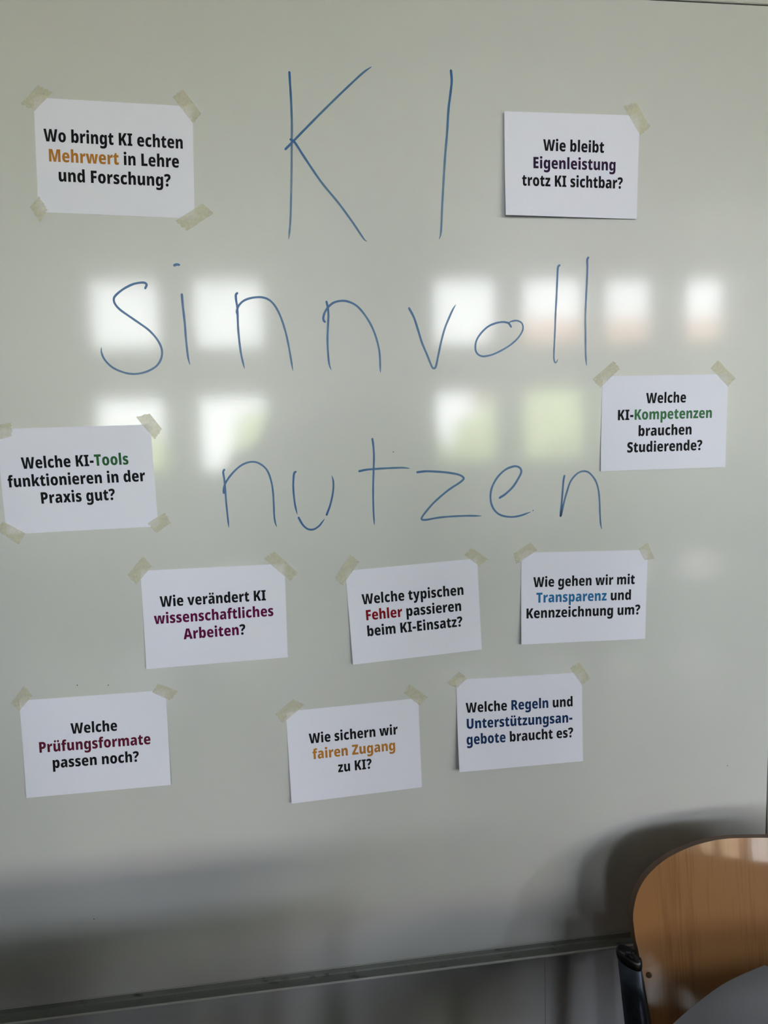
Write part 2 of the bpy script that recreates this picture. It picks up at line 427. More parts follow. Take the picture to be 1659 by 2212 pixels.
# glyph outlines of the printed lettering, card corners, tape outlines and pen strokes (metres on the board plane)
FONT = {' ': '260', '-': '322|26,194 26,342 296,342 296,194', '?': '459|129,248 129,289 129,320* 144,370* 179,413* 210,436 238,457* 268,488* 278,516* 278,532 278,556* 243,582* 212,582 178,582* 103,557* 60,531 1,657 52,689* 163,724* 226,724 330,724* 442,627* 442,547 442,506* 420,443* 372,389* 335,362 308,341* 278,313* 268,289* 268,272 268,248|107,79 107,127* 161,170* 203,170 244,170* 297,127* 297,79 297,33* 243,-12* 203,-12 162,-12* 107,33*', 'A': '660|469,0 433,143 228,143 192,0 0,0 213,716 444,716 660,0|366,431 361,452* 347,513* 334,576* 330,598 327,576* 314,516* 301,456* 295,432 261,290 400,290', 'E': '508|462,0 72,0 72,714 462,714 462,569 248,569 248,442 447,442 447,297 248,297 248,147 462,147', 'F': '497|246,0 72,0 72,714 460,714 460,569 246,569 246,417 444,417 444,273 246,273', 'I': '400|369,0 31,0 31,98 111,131 111,583 31,616 31,714 369,714 369,616 288,583 288,131 369,98', 'K': '629|632,0 434,0 300,276 248,242 248,0 72,0 72,714 248,714 248,400 259,423* 288,470* 303,494 443,714 635,714 426,395', 'L': '519|72,0 72,714 248,714 248,146 491,146 491,0', 'M': '900|369,0 226,511 222,511 224,486* 228,422* 231,353* 231,321 231,0 72,0 72,714 309,714 449,228 453,228 592,714 829,714 829,0 664,0 664,324 664,355* 666,422* 670,486* 671,510 667,510 524,0', 'P': '586|300,714 426,714* 551,597* 551,488 551,438* 523,349* 463,280* 365,240* 296,240 248,240 248,0 72,0 72,714|291,569 248,569 248,386 280,386 307,386* 350,406* 375,449* 375,485 375,525* 334,569*', 'R': '621|285,714 376,714* 497,667* 557,574* 557,504 557,461* 531,389* 480,333* 444,312 629,0 431,0 293,266 248,266 248,0 72,0 72,714|283,575 248,575 248,400 282,400 326,400* 378,445* 378,495 378,521* 358,557* 316,575*', 'S': '527|496,215 496,154* 439,51* 326,-10* 240,-10 198,-10* 131,-1* 71,18* 39,34 39,199 89,171* 195,140* 239,140 267,140* 302,156* 319,182* 319,199 319,218* 298,246* 248,277* 203,299 154,325* 82,380* 43,458* 43,517 43,583* 104,675* 214,724* 289,724 349,724* 451,696* 495,674 444,531 402,552* 323,576* 288,576 265,576* 234,563* 219,540* 219,525 219,506* 241,478* 294,446* 343,422 392,398* 460,342* 496,268*', 'T': '537|356,0 181,0 181,567 21,567 21,714 516,714 516,567 356,567', 'U': '689|622,266 622,180* 559,56* 435,-10* 342,-10 209,-10* 68,130* 68,262 68,714 244,714 244,273 244,203* 295,140* 345,140 381,140* 425,168* 446,227* 446,274 446,714 622,714', 'W': '943|934,714 773,0 567,0 501,308 499,323* 491,367* 481,418* 474,467* 472,488 471,469* 463,420* 455,368* 446,323* 443,309 377,0 172,0 9,714 180,714 251,366 254,350* 263,301* 272,247* 281,194* 283,173 287,201* 297,269* 310,336* 323,395* 327,415 394,714 551,714 615,415 619,395* 632,334* 644,266* 655,199* 658,173 661,199* 672,270* 685,340* 690,365 762,714', 'Z': '552|528,0 27,0 27,115 312,569 34,569 34,714 521,714 521,599 236,146 528,146', 'a': '568|305,562 401,562* 509,460* 509,363 509,0 388,0 356,73 352,73 331,45* 286,7* 228,-10* 186,-10 139,-10* 70,33* 33,113* 33,167 33,256* 145,342* 253,347 337,350 337,362 337,400* 303,434* 272,434 242,434* 171,412* 132,393 84,512 128,536* 239,562*|296,246 248,245* 207,209* 207,176 207,146* 235,117* 259,117 292,117* 337,164* 337,203 337,248', 'b': '594|233,586 233,562* 230,509* 227,481 233,481 255,518* 322,562* 371,562 453,562* 555,414* 555,277 555,186* 508,57* 424,-10* 366,-10 316,-10* 257,26* 233,55 223,55 197,0 61,0 61,760 233,760|309,422 283,422* 249,394* 233,339* 233,296 233,268 233,198* 268,130* 311,130 345,130* 380,205* 380,279 380,350* 346,422*', 'c': '493|292,-10 213,-10* 99,50* 39,176* 39,273 39,367* 103,495* 221,562* 302,562 350,562* 433,540* 468,521 419,390 389,405* 335,422* 306,422 278,422* 236,389* 214,323* 214,274 214,224* 236,161* 278,131* 307,131 345,131* 418,155* 452,178 452,37 420,15* 341,-10*', 'd': '594|224,-10 141,-10* 39,139* 39,276 39,414* 142,562* 227,562 260,562* 310,542* 349,506* 363,481 368,481 365,507* 360,571* 360,598 360,760 533,760 533,0 400,0 368,64 360,64 346,42* 308,9* 258,-10*|288,129 332,129* 369,192* 370,260 370,282 370,350* 333,420* 288,420 254,420* 213,348* 213,275 213,200* 254,129*', 'e': '561|287,561 361,561* 468,504* 524,392* 524,310 524,227 211,227 213,176* 270,118* 326,118 372,118* 450,138* 492,160 492,30 454,9* 365,-10* 304,-10 222,-10* 104,52* 39,178* 39,273 39,369* 99,497* 211,561*|292,438 259,438* 217,392* 214,341 367,341 367,371* 349,414* 316,438*', 'f': '374|366,418 258,418 258,0 86,0 86,418 16,418 16,505 88,550 88,561 88,668* 171,765* 262,765 300,765* 362,753* 398,740 362,622 348,627* 316,632* 299,632 278,632* 258,603* 258,570 258,552 366,552', 'g': '594|227,562 278,562* 343,521* 366,483 371,483 385,552 533,552 533,16 533,-67* 474,-181* 352,-240* 258,-240 198,-240* 106,-223* 64,-204 64,-59 111,-81* 196,-101* 250,-101 304,-101* 361,-57* 361,-11 361,-1 361,13* 364,53* 366,71 361,71 340,33* 275,-10* 224,-10 140,-10* 39,138* 39,274 39,412* 142,562*|288,423 264,423* 230,389* 214,322* 214,271 214,198* 252,128* 290,128 312,128* 342,144* 361,175* 370,223* 370,255 370,280 370,328* 354,392* 319,423*', 'h': '611|233,632 233,584* 228,509* 224,483 233,483 248,511* 289,546* 342,562* 373,562 426,562* 506,518* 552,429* 552,360 552,0 379,0 379,308 379,364* 350,420* 318,420 285,420* 248,382* 233,306* 233,249 233,0 61,0 61,760 233,760', 'i': '297|234,552 234,0 62,0 62,552|149,773 189,773* 241,736* 241,690 241,645* 189,608* 149,608 108,608* 57,645* 57,690 57,737* 107,773*', 'k': '596|234,452 234,418* 229,341* 225,307 229,307 236,321* 254,350* 273,380* 281,390 398,552 587,552 411,318 597,0 403,0 290,204 234,158 234,0 61,0 61,760 234,760', 'l': '295|233,0 61,0 61,760 233,760', 'm': '913|678,562 764,562* 853,464* 853,359 853,0 681,0 681,307 681,368* 651,420* 620,420 577,420* 543,340* 543,263 543,0 371,0 371,307 371,346* 358,396* 332,420* 312,420 282,420* 247,381* 233,305* 233,247 233,0 61,0 61,552 193,552 216,483 223,483 236,508* 279,542* 339,562* 375,562 432,562* 503,520* 523,485 530,485 554,522* 629,562*', 'n': '611|374,562 455,562* 552,462* 552,360 552,0 380,0 380,308 380,363* 351,420* 317,420 268,420* 233,337* 233,249 233,0 61,0 61,552 193,552 215,480 223,480 239,506* 283,543* 340,562*', 'o': '587|547,277 547,214* 515,108* 451,32* 356,-10* 292,-10 233,-10* 140,31* 74,108* 39,213* 39,277 39,365* 98,492* 211,562* 295,562 369,562* 483,495* 547,369*|214,277 214,227* 230,158* 266,124* 294,124 323,124* 357,158* 372,227* 372,277 372,327* 357,394* 322,428* 293,428 252,428* 214,352*', 'p': '594|370,562 456,562* 555,413* 555,276 555,185* 507,56* 423,-10* 368,-10 334,-10* 284,9* 247,41* 233,61 228,61 230,36* 233,-11* 233,-35 233,-240 61,-240 61,552 201,552 225,481 233,481 249,507* 287,543* 337,562*|309,423 281,423* 249,395* 234,337* 233,291 233,270 233,224* 247,163* 281,132* 309,132 333,132* 364,163* 380,227* 380,277 380,354* 344,423*', 'r': '428|365,562 378,562* 407,558* 418,556 403,386 393,388* 366,392* 344,392 323,392* 284,381* 252,354* 234,309* 234,275 234,0 62,0 62,552 191,552 217,463 225,463 239,489* 281,534* 335,562*', 's': '467|433,168 433,114* 387,33* 292,-10* 218,-10 167,-10* 80,4* 37,21 37,168 80,147* 174,123* 208,123 238,123* 268,140* 268,157 268,169* 251,188* 206,211* 162,230 120,249* 64,295* 36,358* 36,400 36,479* 148,562* 244,562 294,562* 381,538* 427,516 381,397 347,415* 275,437* 247,437 225,437* 201,423* 201,410 201,399* 215,383* 259,361* 301,341 344,322* 402,277* 433,214*', 't': '412|304,131 325,131* 365,141* 386,149 386,20 358,7* 294,-10* 249,-10 196,-10* 122,26* 82,109* 82,179 82,418 19,418 19,496 97,547 141,664 254,664 254,552 379,552 379,418 254,418 254,188 254,159* 280,131*', 'u': '611|550,552 550,0 419,0 397,69 388,69 372,42* 326,6* 270,-10* 237,-10 185,-10* 105,34* 60,124* 60,192 60,552 232,552 232,245 232,189* 260,132* 293,132 328,132* 365,170* 378,244* 378,295 378,552', 'v': '556|190,0 1,552 180,552 261,246 264,236* 269,208* 274,178* 275,163 278,163 279,176* 283,205* 289,232* 292,244 376,552 555,552 366,0', 'w': '833|443,249 438,273* 427,334* 420,391* 417,408 414,408 411,389* 402,331* 392,270* 386,245 333,0 147,0 9,552 180,552 221,348 226,323* 235,258* 244,192* 245,164 248,164 250,183* 256,230* 264,279* 272,322* 274,337 321,552 514,552 558,334 563,309* 573,248* 583,188* 585,164 588,164 590,191* 598,257* 607,321* 612,346 657,552 824,552 686,0 497,0', 'x': '563|166,281 13,552 205,552 282,396 358,552 550,552 396,281 557,0 364,0 280,167 197,0 6,0', 'y': '556|0,552 181,552 263,262 266,251* 272,223* 277,197* 277,185 281,185 283,204* 292,242* 297,261 378,552 555,552 355,-38 332,-107* 271,-197* 184,-240* 121,-240 98,-240* 62,-235* 47,-232 47,-91 58,-94* 85,-97* 99,-97 126,-97* 160,-76* 184,-35* 194,-5 198,7', 'z': '460|437,0 22,0 22,101 233,416 34,416 34,552 428,552 428,442 225,136 437,136', 'ä': '568|305,562 401,562* 509,460* 509,363 509,0 388,0 356,73 352,73 331,45* 286,7* 228,-10* 186,-10 139,-10* 70,33* 33,113* 33,167 33,256* 145,342* 253,347 337,350 337,362 337,400* 303,434* 272,434 242,434* 171,412* 132,393 84,512 128,536* 239,562*|296,246 248,245* 207,209* 207,176 207,146* 235,117* 259,117 292,117* 337,164* 337,203 337,248|104,689 104,727* 147,764* 180,764 213,764* 257,726* 257,689 257,653* 213,615* 180,615 147,615* 104,652*|319,689 319,727* 362,764* 396,764 429,764* 473,726* 473,689 473,653* 429,615* 396,615 362,615* 319,652*', 'ü': '611|550,552 550,0 419,0 397,69 388,69 372,42* 326,6* 270,-10* 237,-10 185,-10* 105,34* 60,124* 60,192 60,552 232,552 232,245 232,189* 260,132* 293,132 328,132* 365,170* 378,244* 378,295 378,552|121,689 121,727* 164,764* 197,764 230,764* 274,726* 274,689 274,653* 230,615* 197,615 164,615* 121,652*|336,689 336,727* 379,764* 413,764 446,764* 490,726* 490,689 490,653* 446,615* 413,615 379,615* 336,652*'}
CARDS = [
([[-0.315, -0.0004, 1.95879], [-0.10484, -0.0004, 1.95275], [-0.11045, -0.0006, 1.80185], [-0.32024, -0.0004, 1.80912]], [([('Wo bringt KI echten', 'black')], [0.0527, 0.3752], [0.9319, 0.3783]), ([('Mehrwert', 'orange'), (' in Lehre', 'black')], [0.0806, 0.5497], [0.9051, 0.5486]), ([('und Forschung?', 'black')], [0.136, 0.7212], [0.8484, 0.7205])]),
([[0.34207, -0.005, 1.95612], [0.55461, -0.0004, 1.95732], [0.54986, -0.003, 1.80604], [0.341, -0.011, 1.80821]], [([('Wie bleibt', 'black')], [0.2812, 0.3635], [0.7357, 0.3674]), ([('Eigenleistung', 'violet')], [0.2095, 0.5356], [0.8261, 0.5352]), ([('trotz KI sichtbar?', 'black')], [0.1246, 0.7081], [0.8841, 0.7087])]),
([[-0.40055, -0.0004, 1.51404], [-0.18937, -0.0004, 1.51472], [-0.18702, -0.0004, 1.36616], [-0.3977, -0.0004, 1.36415]], [([('Welche KI-', 'black'), ('Tools', 'green')], [0.1404, 0.3826], [0.8368, 0.379]), ([('funktionieren in der', 'black')], [0.0421, 0.5528], [0.9394, 0.5488]), ([('Praxis gut?', 'black')], [0.2445, 0.7219], [0.7291, 0.7179])]),
([[0.49694, -0.0004, 1.57047], [0.70795, -0.0004, 1.56963], [0.70517, -0.003, 1.4215], [0.49373, -0.003, 1.42236]], [([('Welche', 'black')], [0.347, 0.2927], [0.6653, 0.2923]), ([('KI-', 'black'), ('Kompetenzen', 'glare_green')], [0.1282, 0.4648], [0.8779, 0.4631]), ([('brauchen', 'black')], [0.2934, 0.6381], [0.7171, 0.6357]), ([('Studierende?', 'black')], [0.2061, 0.81], [0.8064, 0.807])]),
([[-0.21666, -0.0004, 1.30135], [-0.00605, -0.0004, 1.30078], [-0.00714, -0.004, 1.15649], [-0.21653, -0.004, 1.15326]], [([('Wie verändert KI', 'black')], [0.1189, 0.3784], [0.8587, 0.377]), ([('wissenschaftliches', 'magenta')], [0.0717, 0.5493], [0.9077, 0.5472]), ([('Arbeiten', 'magenta'), ('?', 'black')], [0.2685, 0.7264], [0.7044, 0.7219])]),
([[0.08578, -0.0004, 1.28476], [0.29262, -0.0004, 1.29332], [0.29747, -0.002, 1.14699], [0.09192, -0.007, 1.13854]], [([('Welche typischen', 'black')], [0.1039, 0.3742], [0.8804, 0.3796]), ([('Fehler', 'red'), (' passieren', 'black')], [0.1271, 0.5469], [0.8562, 0.5516]), ([('beim KI-Einsatz?', 'black')], [0.1271, 0.7187], [0.8592, 0.7215])]),
([[0.36437, -0.0004, 1.29859], [0.57542, -0.0004, 1.29247], [0.5713, -0.003, 1.14627], [0.36102, -0.007, 1.15209]], [([('Wie gehen wir mit', 'black')], [0.0943, 0.3802], [0.902, 0.3786]), ([('Transparenz', 'blue'), (' und', 'black')], [0.1187, 0.5515], [0.8741, 0.5531]), ([('Kennzeichnung um?', 'black')], [0.0412, 0.7198], [0.9527, 0.7213])]),
([[-0.40053, -0.0004, 1.11761], [-0.19167, -0.0004, 1.11748], [-0.19186, -0.006, 0.97047], [-0.40129, -0.003, 0.96866]], [([('Welche', 'black')], [0.3303, 0.3802], [0.6486, 0.3855]), ([('Prüfungsformate', 'maroon')], [0.1099, 0.548], [0.8741, 0.5543]), ([('passen noch?', 'black')], [0.193, 0.7189], [0.7868, 0.7262])]),
([[-0.01404, -0.0004, 1.06947], [0.19386, -0.0004, 1.07452], [0.19566, -0.004, 0.9284], [-0.01147, -0.007, 0.92285]], [([('Wie sichern wir', 'black')], [0.158, 0.376], [0.8317, 0.3776]), ([('fairen Zugang', 'orange')], [0.1784, 0.5499], [0.8062, 0.5515]), ([('zu KI?', 'black')], [0.3633, 0.7244], [0.6198, 0.7245])]),
([[0.2558, -0.0004, 1.09993], [0.46446, -0.0004, 1.09662], [0.46502, -0.004, 0.94736], [0.25513, -0.014, 0.95264]], [([('Welche ', 'black'), ('Regeln', 'navy'), (' und', 'black')], [0.0683, 0.3722], [0.9217, 0.3746]), ([('Unterstützungsan-', 'navy')], [0.0724, 0.5473], [0.9181, 0.5539]), ([('gebote', 'navy'), (' braucht es?', 'black')], [0.0668, 0.7188], [0.9226, 0.7218])])]
TAPES = [
(1, 'top left', [[-0.33146, 1.95036], [-0.3078, 1.97419], [-0.28915, 1.96624], [-0.31473, 1.94112]]),
(1, 'top right', [[-0.13128, 1.9647], [-0.11595, 1.97453], [-0.09362, 1.94385], [-0.10521, 1.92958]]),
(1, 'bottom left', [[-0.31799, 1.82961], [-0.30777, 1.81228], [-0.31913, 1.79567], [-0.33074, 1.81484]]),
(1, 'bottom right', [[-0.13718, 1.7985], [-0.09823, 1.82242], [-0.0838, 1.80921], [-0.12166, 1.78525]]),
(2, 'top right', [[0.52875, 1.96903], [0.54916, 1.97543], [0.57108, 1.94156], [0.55527, 1.92855]]),
(3, 'top left', [[-0.40729, 1.51842], [-0.37873, 1.52262], [-0.37919, 1.50399], [-0.4077, 1.49576]]),
(3, 'top right', [[-0.2081, 1.5256], [-0.18909, 1.53069], [-0.17297, 1.50782], [-0.18438, 1.4932]]),
(3, 'bottom left', [[-0.4148, 1.37467], [-0.39912, 1.3823], [-0.37251, 1.36494], [-0.38293, 1.3486]]),
(3, 'bottom right', [[-0.20219, 1.37136], [-0.17622, 1.38586], [-0.16888, 1.37017], [-0.1896, 1.35673]]),
(4, 'top left', [[0.48091, 1.56615], [0.5149, 1.59343], [0.52544, 1.58126], [0.4941, 1.55335]]),
(4, 'top right', [[0.67691, 1.57978], [0.69032, 1.59176], [0.72012, 1.56285], [0.70759, 1.5499]]),
(5, 'top left', [[-0.23523, 1.29619], [-0.21134, 1.32312], [-0.19954, 1.30746], [-0.22398, 1.28121]]),
(5, 'top right', [[-0.03587, 1.30991], [-0.02022, 1.3207], [0.01325, 1.28658], [0.00198, 1.27359]]),
(6, 'top left', [[0.06969, 1.27534], [0.09395, 1.30984], [0.10778, 1.29823], [0.08033, 1.26206]]),
(6, 'top right', [[0.27225, 1.30012], [0.28437, 1.31061], [0.31043, 1.29106], [0.29644, 1.28027]]),
(7, 'top left', [[0.35163, 1.29797], [0.3794, 1.31432], [0.38973, 1.3011], [0.35579, 1.28116]]),
(7, 'top right', [[0.55947, 1.29507], [0.57456, 1.30383], [0.58687, 1.27806], [0.56964, 1.27549]]),
(8, 'top left', [[-0.41254, 1.11464], [-0.39181, 1.13971], [-0.38163, 1.12378], [-0.40132, 1.10213]]),
(8, 'top right', [[-0.21088, 1.11584], [-0.2024, 1.12884], [-0.1729, 1.11471], [-0.18606, 1.10146]]),
(9, 'top left', [[-0.03006, 1.0665], [-0.00176, 1.08922], [0.01491, 1.0777], [-0.01962, 1.05167]]),
(9, 'top right', [[0.17171, 1.0846], [0.18007, 1.09849], [0.20939, 1.07526], [0.19528, 1.06265]]),
(10, 'top left', [[0.23984, 1.09606], [0.26077, 1.11306], [0.27296, 1.10051], [0.25633, 1.0861]]),
(10, 'top right', [[0.44401, 1.10537], [0.4607, 1.11425], [0.47825, 1.08596], [0.46435, 1.07542]])]
STROKES = [
('KI', 0, 'K', 0.00302, 0.8, [[0.0313, 2.0023], [0.0315, 1.9884], [0.032, 1.9671], [0.032, 1.9423], [0.0315, 1.9257], [0.0307, 1.9107], [0.029, 1.8756], [0.0265, 1.8334], [0.024, 1.7995], [0.0206, 1.7742]]),
('KI', 0, 'K', 0.00304, 0.5, [[0.0213, 1.8985], [0.0334, 1.91], [0.0597, 1.9355], [0.0869, 1.9611], [0.1141, 1.9859], [0.1358, 2.0048], [0.1485, 2.0135]]),
('KI', 0, 'K', 0.00309, 0.6, [[0.0291, 1.9119], [0.035, 1.9078], [0.049, 1.886], [0.0706, 1.8543], [0.0943, 1.8257], [0.1131, 1.8001], [0.1251, 1.7821], [0.1306, 1.7743], [0.1343, 1.7721]]),
('KI', 1, 'I', 0.00333, 0.65, [[0.2643, 2.012], [0.2651, 1.9972], [0.2629, 1.9803], [0.2596, 1.9582], [0.257, 1.9275], [0.2536, 1.8966], [0.2513, 1.8707], [0.2478, 1.8273], [0.245, 1.7871], [0.242, 1.7753]]),
('sinnvoll', 0, 's', 0.00295, 0.2, [[-0.1842, 1.7064], [-0.1821, 1.7112], [-0.1846, 1.7139], [-0.1908, 1.7141], [-0.2014, 1.7118], [-0.2141, 1.7055], [-0.2242, 1.6978], [-0.2281, 1.692], [-0.2268, 1.6849], [-0.2204, 1.6769], [-0.2062, 1.6661], [-0.1927, 1.6561], [-0.1826, 1.648], [-0.1735, 1.6371], [-0.1679, 1.6262], [-0.1665, 1.6162], [-0.1691, 1.6063], [-0.1759, 1.5974], [-0.1879, 1.5907], [-0.2006, 1.5875], [-0.213, 1.5875], [-0.2252, 1.591], [-0.2371, 1.5975], [-0.2461, 1.6076], [-0.2498, 1.6175], [-0.2496, 1.6255]]),
('sinnvoll', 1, 'i', 0.00346, 0, [[-0.1422, 1.738], [-0.1389, 1.7391], [-0.134, 1.7384]]),
('sinnvoll', 1, 'i', 0.00311, 0.15, [[-0.1342, 1.6977], [-0.1337, 1.6816], [-0.1324, 1.6582], [-0.132, 1.6366], [-0.1307, 1.6111], [-0.1286, 1.5984]]),
('sinnvoll', 2, 'n', 0.00303, 0.2, [[-0.0563, 1.6991], [-0.0584, 1.6964], [-0.0583, 1.6883], [-0.0572, 1.6774], [-0.0575, 1.652], [-0.0565, 1.6283], [-0.0547, 1.61], [-0.0512, 1.5915]]),
('sinnvoll', 2, 'n', 0.00292, 0.25, [[-0.0572, 1.6684], [-0.0581, 1.6738], [-0.0547, 1.6819], [-0.0471, 1.6886], [-0.036, 1.6923], [-0.0231, 1.6932], [-0.0131, 1.6904], [-0.0051, 1.6834], [0.0017, 1.6715], [0.0075, 1.655], [0.0122, 1.6348], [0.0158, 1.6107], [0.0186, 1.5875]]),
('sinnvoll', 3, 'n', 0.003, 0.2, [[0.0718, 1.6863], [0.0734, 1.6776], [0.0739, 1.6675], [0.0728, 1.6531], [0.0714, 1.6358], [0.0711, 1.6198], [0.0718, 1.6023], [0.073, 1.5935], [0.0753, 1.5873]]),
('sinnvoll', 3, 'n', 0.00301, 0.35, [[0.0682, 1.6575], [0.0666, 1.6597], [0.0665, 1.6647], [0.0692, 1.6719], [0.0746, 1.6791], [0.0822, 1.6848], [0.0927, 1.6873], [0.103, 1.6864], [0.1147, 1.681], [0.1248, 1.6707], [0.1348, 1.6554], [0.1418, 1.6393], [0.1465, 1.6216], [0.1483, 1.6069], [0.1484, 1.5821]]),
('sinnvoll', 4, 'v', 0.00313, 0.4, [[0.1943, 1.676], [0.2014, 1.6621], [0.207, 1.6444], [0.2127, 1.6252], [0.22, 1.6073], [0.2265, 1.5908], [0.2295, 1.5873], [0.233, 1.5899], [0.2369, 1.6055], [0.2419, 1.6263], [0.2477, 1.6454], [0.2541, 1.6601], [0.2606, 1.6733], [0.2656, 1.681]]),
('sinnvoll', 5, 'o', 0.00275, 0.2, [[0.3508, 1.6473], [0.3475, 1.6523], [0.3436, 1.6539], [0.3371, 1.6546], [0.3266, 1.6529], [0.3148, 1.648], [0.3042, 1.6388], [0.2969, 1.6284], [0.2946, 1.6178], [0.2963, 1.6097], [0.3018, 1.605], [0.309, 1.6039], [0.3208, 1.6062], [0.334, 1.6116], [0.3485, 1.6196], [0.3605, 1.6294], [0.3678, 1.6393], [0.3696, 1.6468], [0.3673, 1.6531], [0.3607, 1.6563], [0.3542, 1.656], [0.3489, 1.6543], [0.3462, 1.6508]]),
('sinnvoll', 6, 'l', 0.00288, 0.5, [[0.4279, 1.7382], [0.4253, 1.7347], [0.4243, 1.7199], [0.4234, 1.7013], [0.4222, 1.6801], [0.4211, 1.6613], [0.4204, 1.6425], [0.4192, 1.6211], [0.4184, 1.6022], [0.4192, 1.5952], [0.4206, 1.5926], [0.4229, 1.5938], [0.4249, 1.5979]]),
('sinnvoll', 7, 'l', 0.00306, 0.6, [[0.4736, 1.7496], [0.4719, 1.7459], [0.4721, 1.7335], [0.4713, 1.7111], [0.47, 1.6861], [0.4691, 1.6609], [0.4694, 1.6357], [0.4696, 1.6103], [0.4702, 1.5962], [0.4713, 1.5866]]),
('nutzen', 0, 'n', 0.00275, 0.2, [[-0.0878, 1.4458], [-0.0895, 1.442], [-0.0885, 1.4316], [-0.0879, 1.4183], [-0.0876, 1.3992], [-0.0867, 1.38], [-0.0856, 1.3594]]),
('nutzen', 0, 'n', 0.00278, 0.25, [[-0.0903, 1.4113], [-0.0901, 1.4164], [-0.0866, 1.4268], [-0.0766, 1.4397], [-0.0639, 1.4506], [-0.0515, 1.4555], [-0.0403, 1.4549], [-0.0303, 1.4485], [-0.0241, 1.4397], [-0.02, 1.4252], [-0.0183, 1.4098], [-0.018, 1.3905], [-0.0181, 1.375], [-0.0171, 1.3643], [-0.0149, 1.357]]),
('nutzen', 1, 'u', 0.00282, 0.15, [[0.0166, 1.4388], [0.0141, 1.4364], [0.0124, 1.4239], [0.0121, 1.4085], [0.0136, 1.3891], [0.0164, 1.3745]]),
('nutzen', 1, 'u', 0.00285, 0.15, [[0.018, 1.3699], [0.0239, 1.3586], [0.0313, 1.3518], [0.0399, 1.351], [0.0479, 1.3555], [0.0529, 1.3611], [0.057, 1.3662]]),
('nutzen', 1, 'u', 0.00286, 0.3, [[0.0603, 1.3721], [0.0665, 1.3879], [0.0711, 1.4062], [0.0722, 1.4216], [0.0702, 1.4314]]),
('nutzen', 2, 't', 0.00282, 0.3, [[0.1333, 1.4843], [0.1345, 1.4736], [0.1349, 1.4581], [0.1339, 1.4388], [0.1322, 1.4096], [0.1317, 1.3802], [0.1323, 1.353]]),
('nutzen', 2, 't', 0.00298, 0.5, [[0.1119, 1.4363], [0.1237, 1.4382], [0.1433, 1.439], [0.163, 1.4393], [0.1788, 1.4391], [0.1896, 1.4376]]),
('nutzen', 3, 'z', 0.00312, 0.4, [[0.2007, 1.4315], [0.214, 1.4324], [0.2331, 1.4311], [0.2504, 1.4288], [0.2658, 1.4252], [0.2725, 1.421], [0.2724, 1.4177], [0.2655, 1.4123], [0.2479, 1.4016], [0.2264, 1.3845], [0.2126, 1.3699], [0.2063, 1.3616], [0.2066, 1.3583], [0.2143, 1.3578], [0.2317, 1.3601], [0.251, 1.3611], [0.2763, 1.3611], [0.3008, 1.3598]]),
('nutzen', 4, 'e', 0.00318, 0.15, [[0.33, 1.3869], [0.3395, 1.3926], [0.3515, 1.4033], [0.3605, 1.4163], [0.3651, 1.4257], [0.3636, 1.4315], [0.3587, 1.4346], [0.3518, 1.4348], [0.3399, 1.4305], [0.328, 1.4204], [0.319, 1.4064], [0.3155, 1.3932], [0.3162, 1.3797], [0.3215, 1.368], [0.3313, 1.3598], [0.3471, 1.3562], [0.363, 1.3575], [0.38, 1.3627]]),
('nutzen', 4, 'e', 0.00136, 0, [[0.3834, 1.3645], [0.385, 1.3656]]),
('nutzen', 5, 'n', 0.00297, 0.3, [[0.4353, 1.4174], [0.4337, 1.4097], [0.4318, 1.3885], [0.4302, 1.3711], [0.4286, 1.3546], [0.4302, 1.3574], [0.4342, 1.3748], [0.4393, 1.3921], [0.4454, 1.4083], [0.4555, 1.4195], [0.4656, 1.4234], [0.4757, 1.4207], [0.4859, 1.4087], [0.4911, 1.3939], [0.4932, 1.3762], [0.4939, 1.3586], [0.495, 1.3408], [0.4971, 1.3294]])]
SPECKS = [[0.1647, 1.4635], [0.7231, 0.9138], [-0.3176, 1.1348], [-0.2736, 1.1315], [0.5706, 1.2132], [-0.3198, 0.7634]]
YS = 0.0000228
TUBE = [(0.213,-0.062,0.703),(0.206,-0.088,0.592),(0.20,-0.115,0.45),(0.20,-0.10,0.40),(0.20,0.0,0.02)]
TUBE_ANG = 30
TUBE_TILT = 0.5

# ================================================================== the room shell
def struct(name, g, m, **k):
    return tag(g.obj(name, m, **k), kind='structure')


SEAM_X = 0.4075
struct('floor', Geo().box(RX0 - 0.1, RX1 + 0.1, RY - 0.3, 0.13, -0.10, 0.0), M_floor)
struct('ceiling', Geo().box(RX0 - 0.1, RX1 + 0.1, RY - 0.3, 0.13, RZ, RZ + 0.1), M_ceil)
struct('wall_left', Geo().box(RX0 - 0.1, RX0, RY, 0.02, 0.0, RZ), M_wall2)
gr = Geo().box(RX1, RX1 + 0.1, RY, 0.02, 0.0, SZ[0]).box(RX1, RX1 + 0.1, RY, 0.02, SZ[1], RZ)
gr.box(RX1, RX1 + 0.1, RY, SIDE[0][0], SZ[0], SZ[1])
gr.box(RX1, RX1 + 0.1, SIDE[0][1], 0.02, SZ[0], SZ[1])
struct('wall_right', gr, M_wall2)
for i, (y0, y1) in enumerate(SIDE):
    w = tag(empty('window_%d' % (i + 7), (RX1 + 0.05, (y0 + y1) / 2, 0)), kind='structure')
    h, t, d = (y1 - y0) / 2, 0.05, 0.03
    fr = Geo().box(-d, d, -h, -h + t, SZ[0], SZ[1]).box(-d, d, h - t, h, SZ[0], SZ[1])
    fr.box(-d, d, -h + t, h - t, SZ[0], SZ[0] + t).box(-d, d, -h + t, h - t, SZ[1] - t, SZ[1])
    fr.obj('window_frame', M_frame, w)
    Geo().box(-0.003, 0.003, -h + t, h - t, SZ[0] + t, SZ[1] - t).obj('glass_pane', M_glass, w)
wall_front = tag(empty('wall_front'), kind='structure')
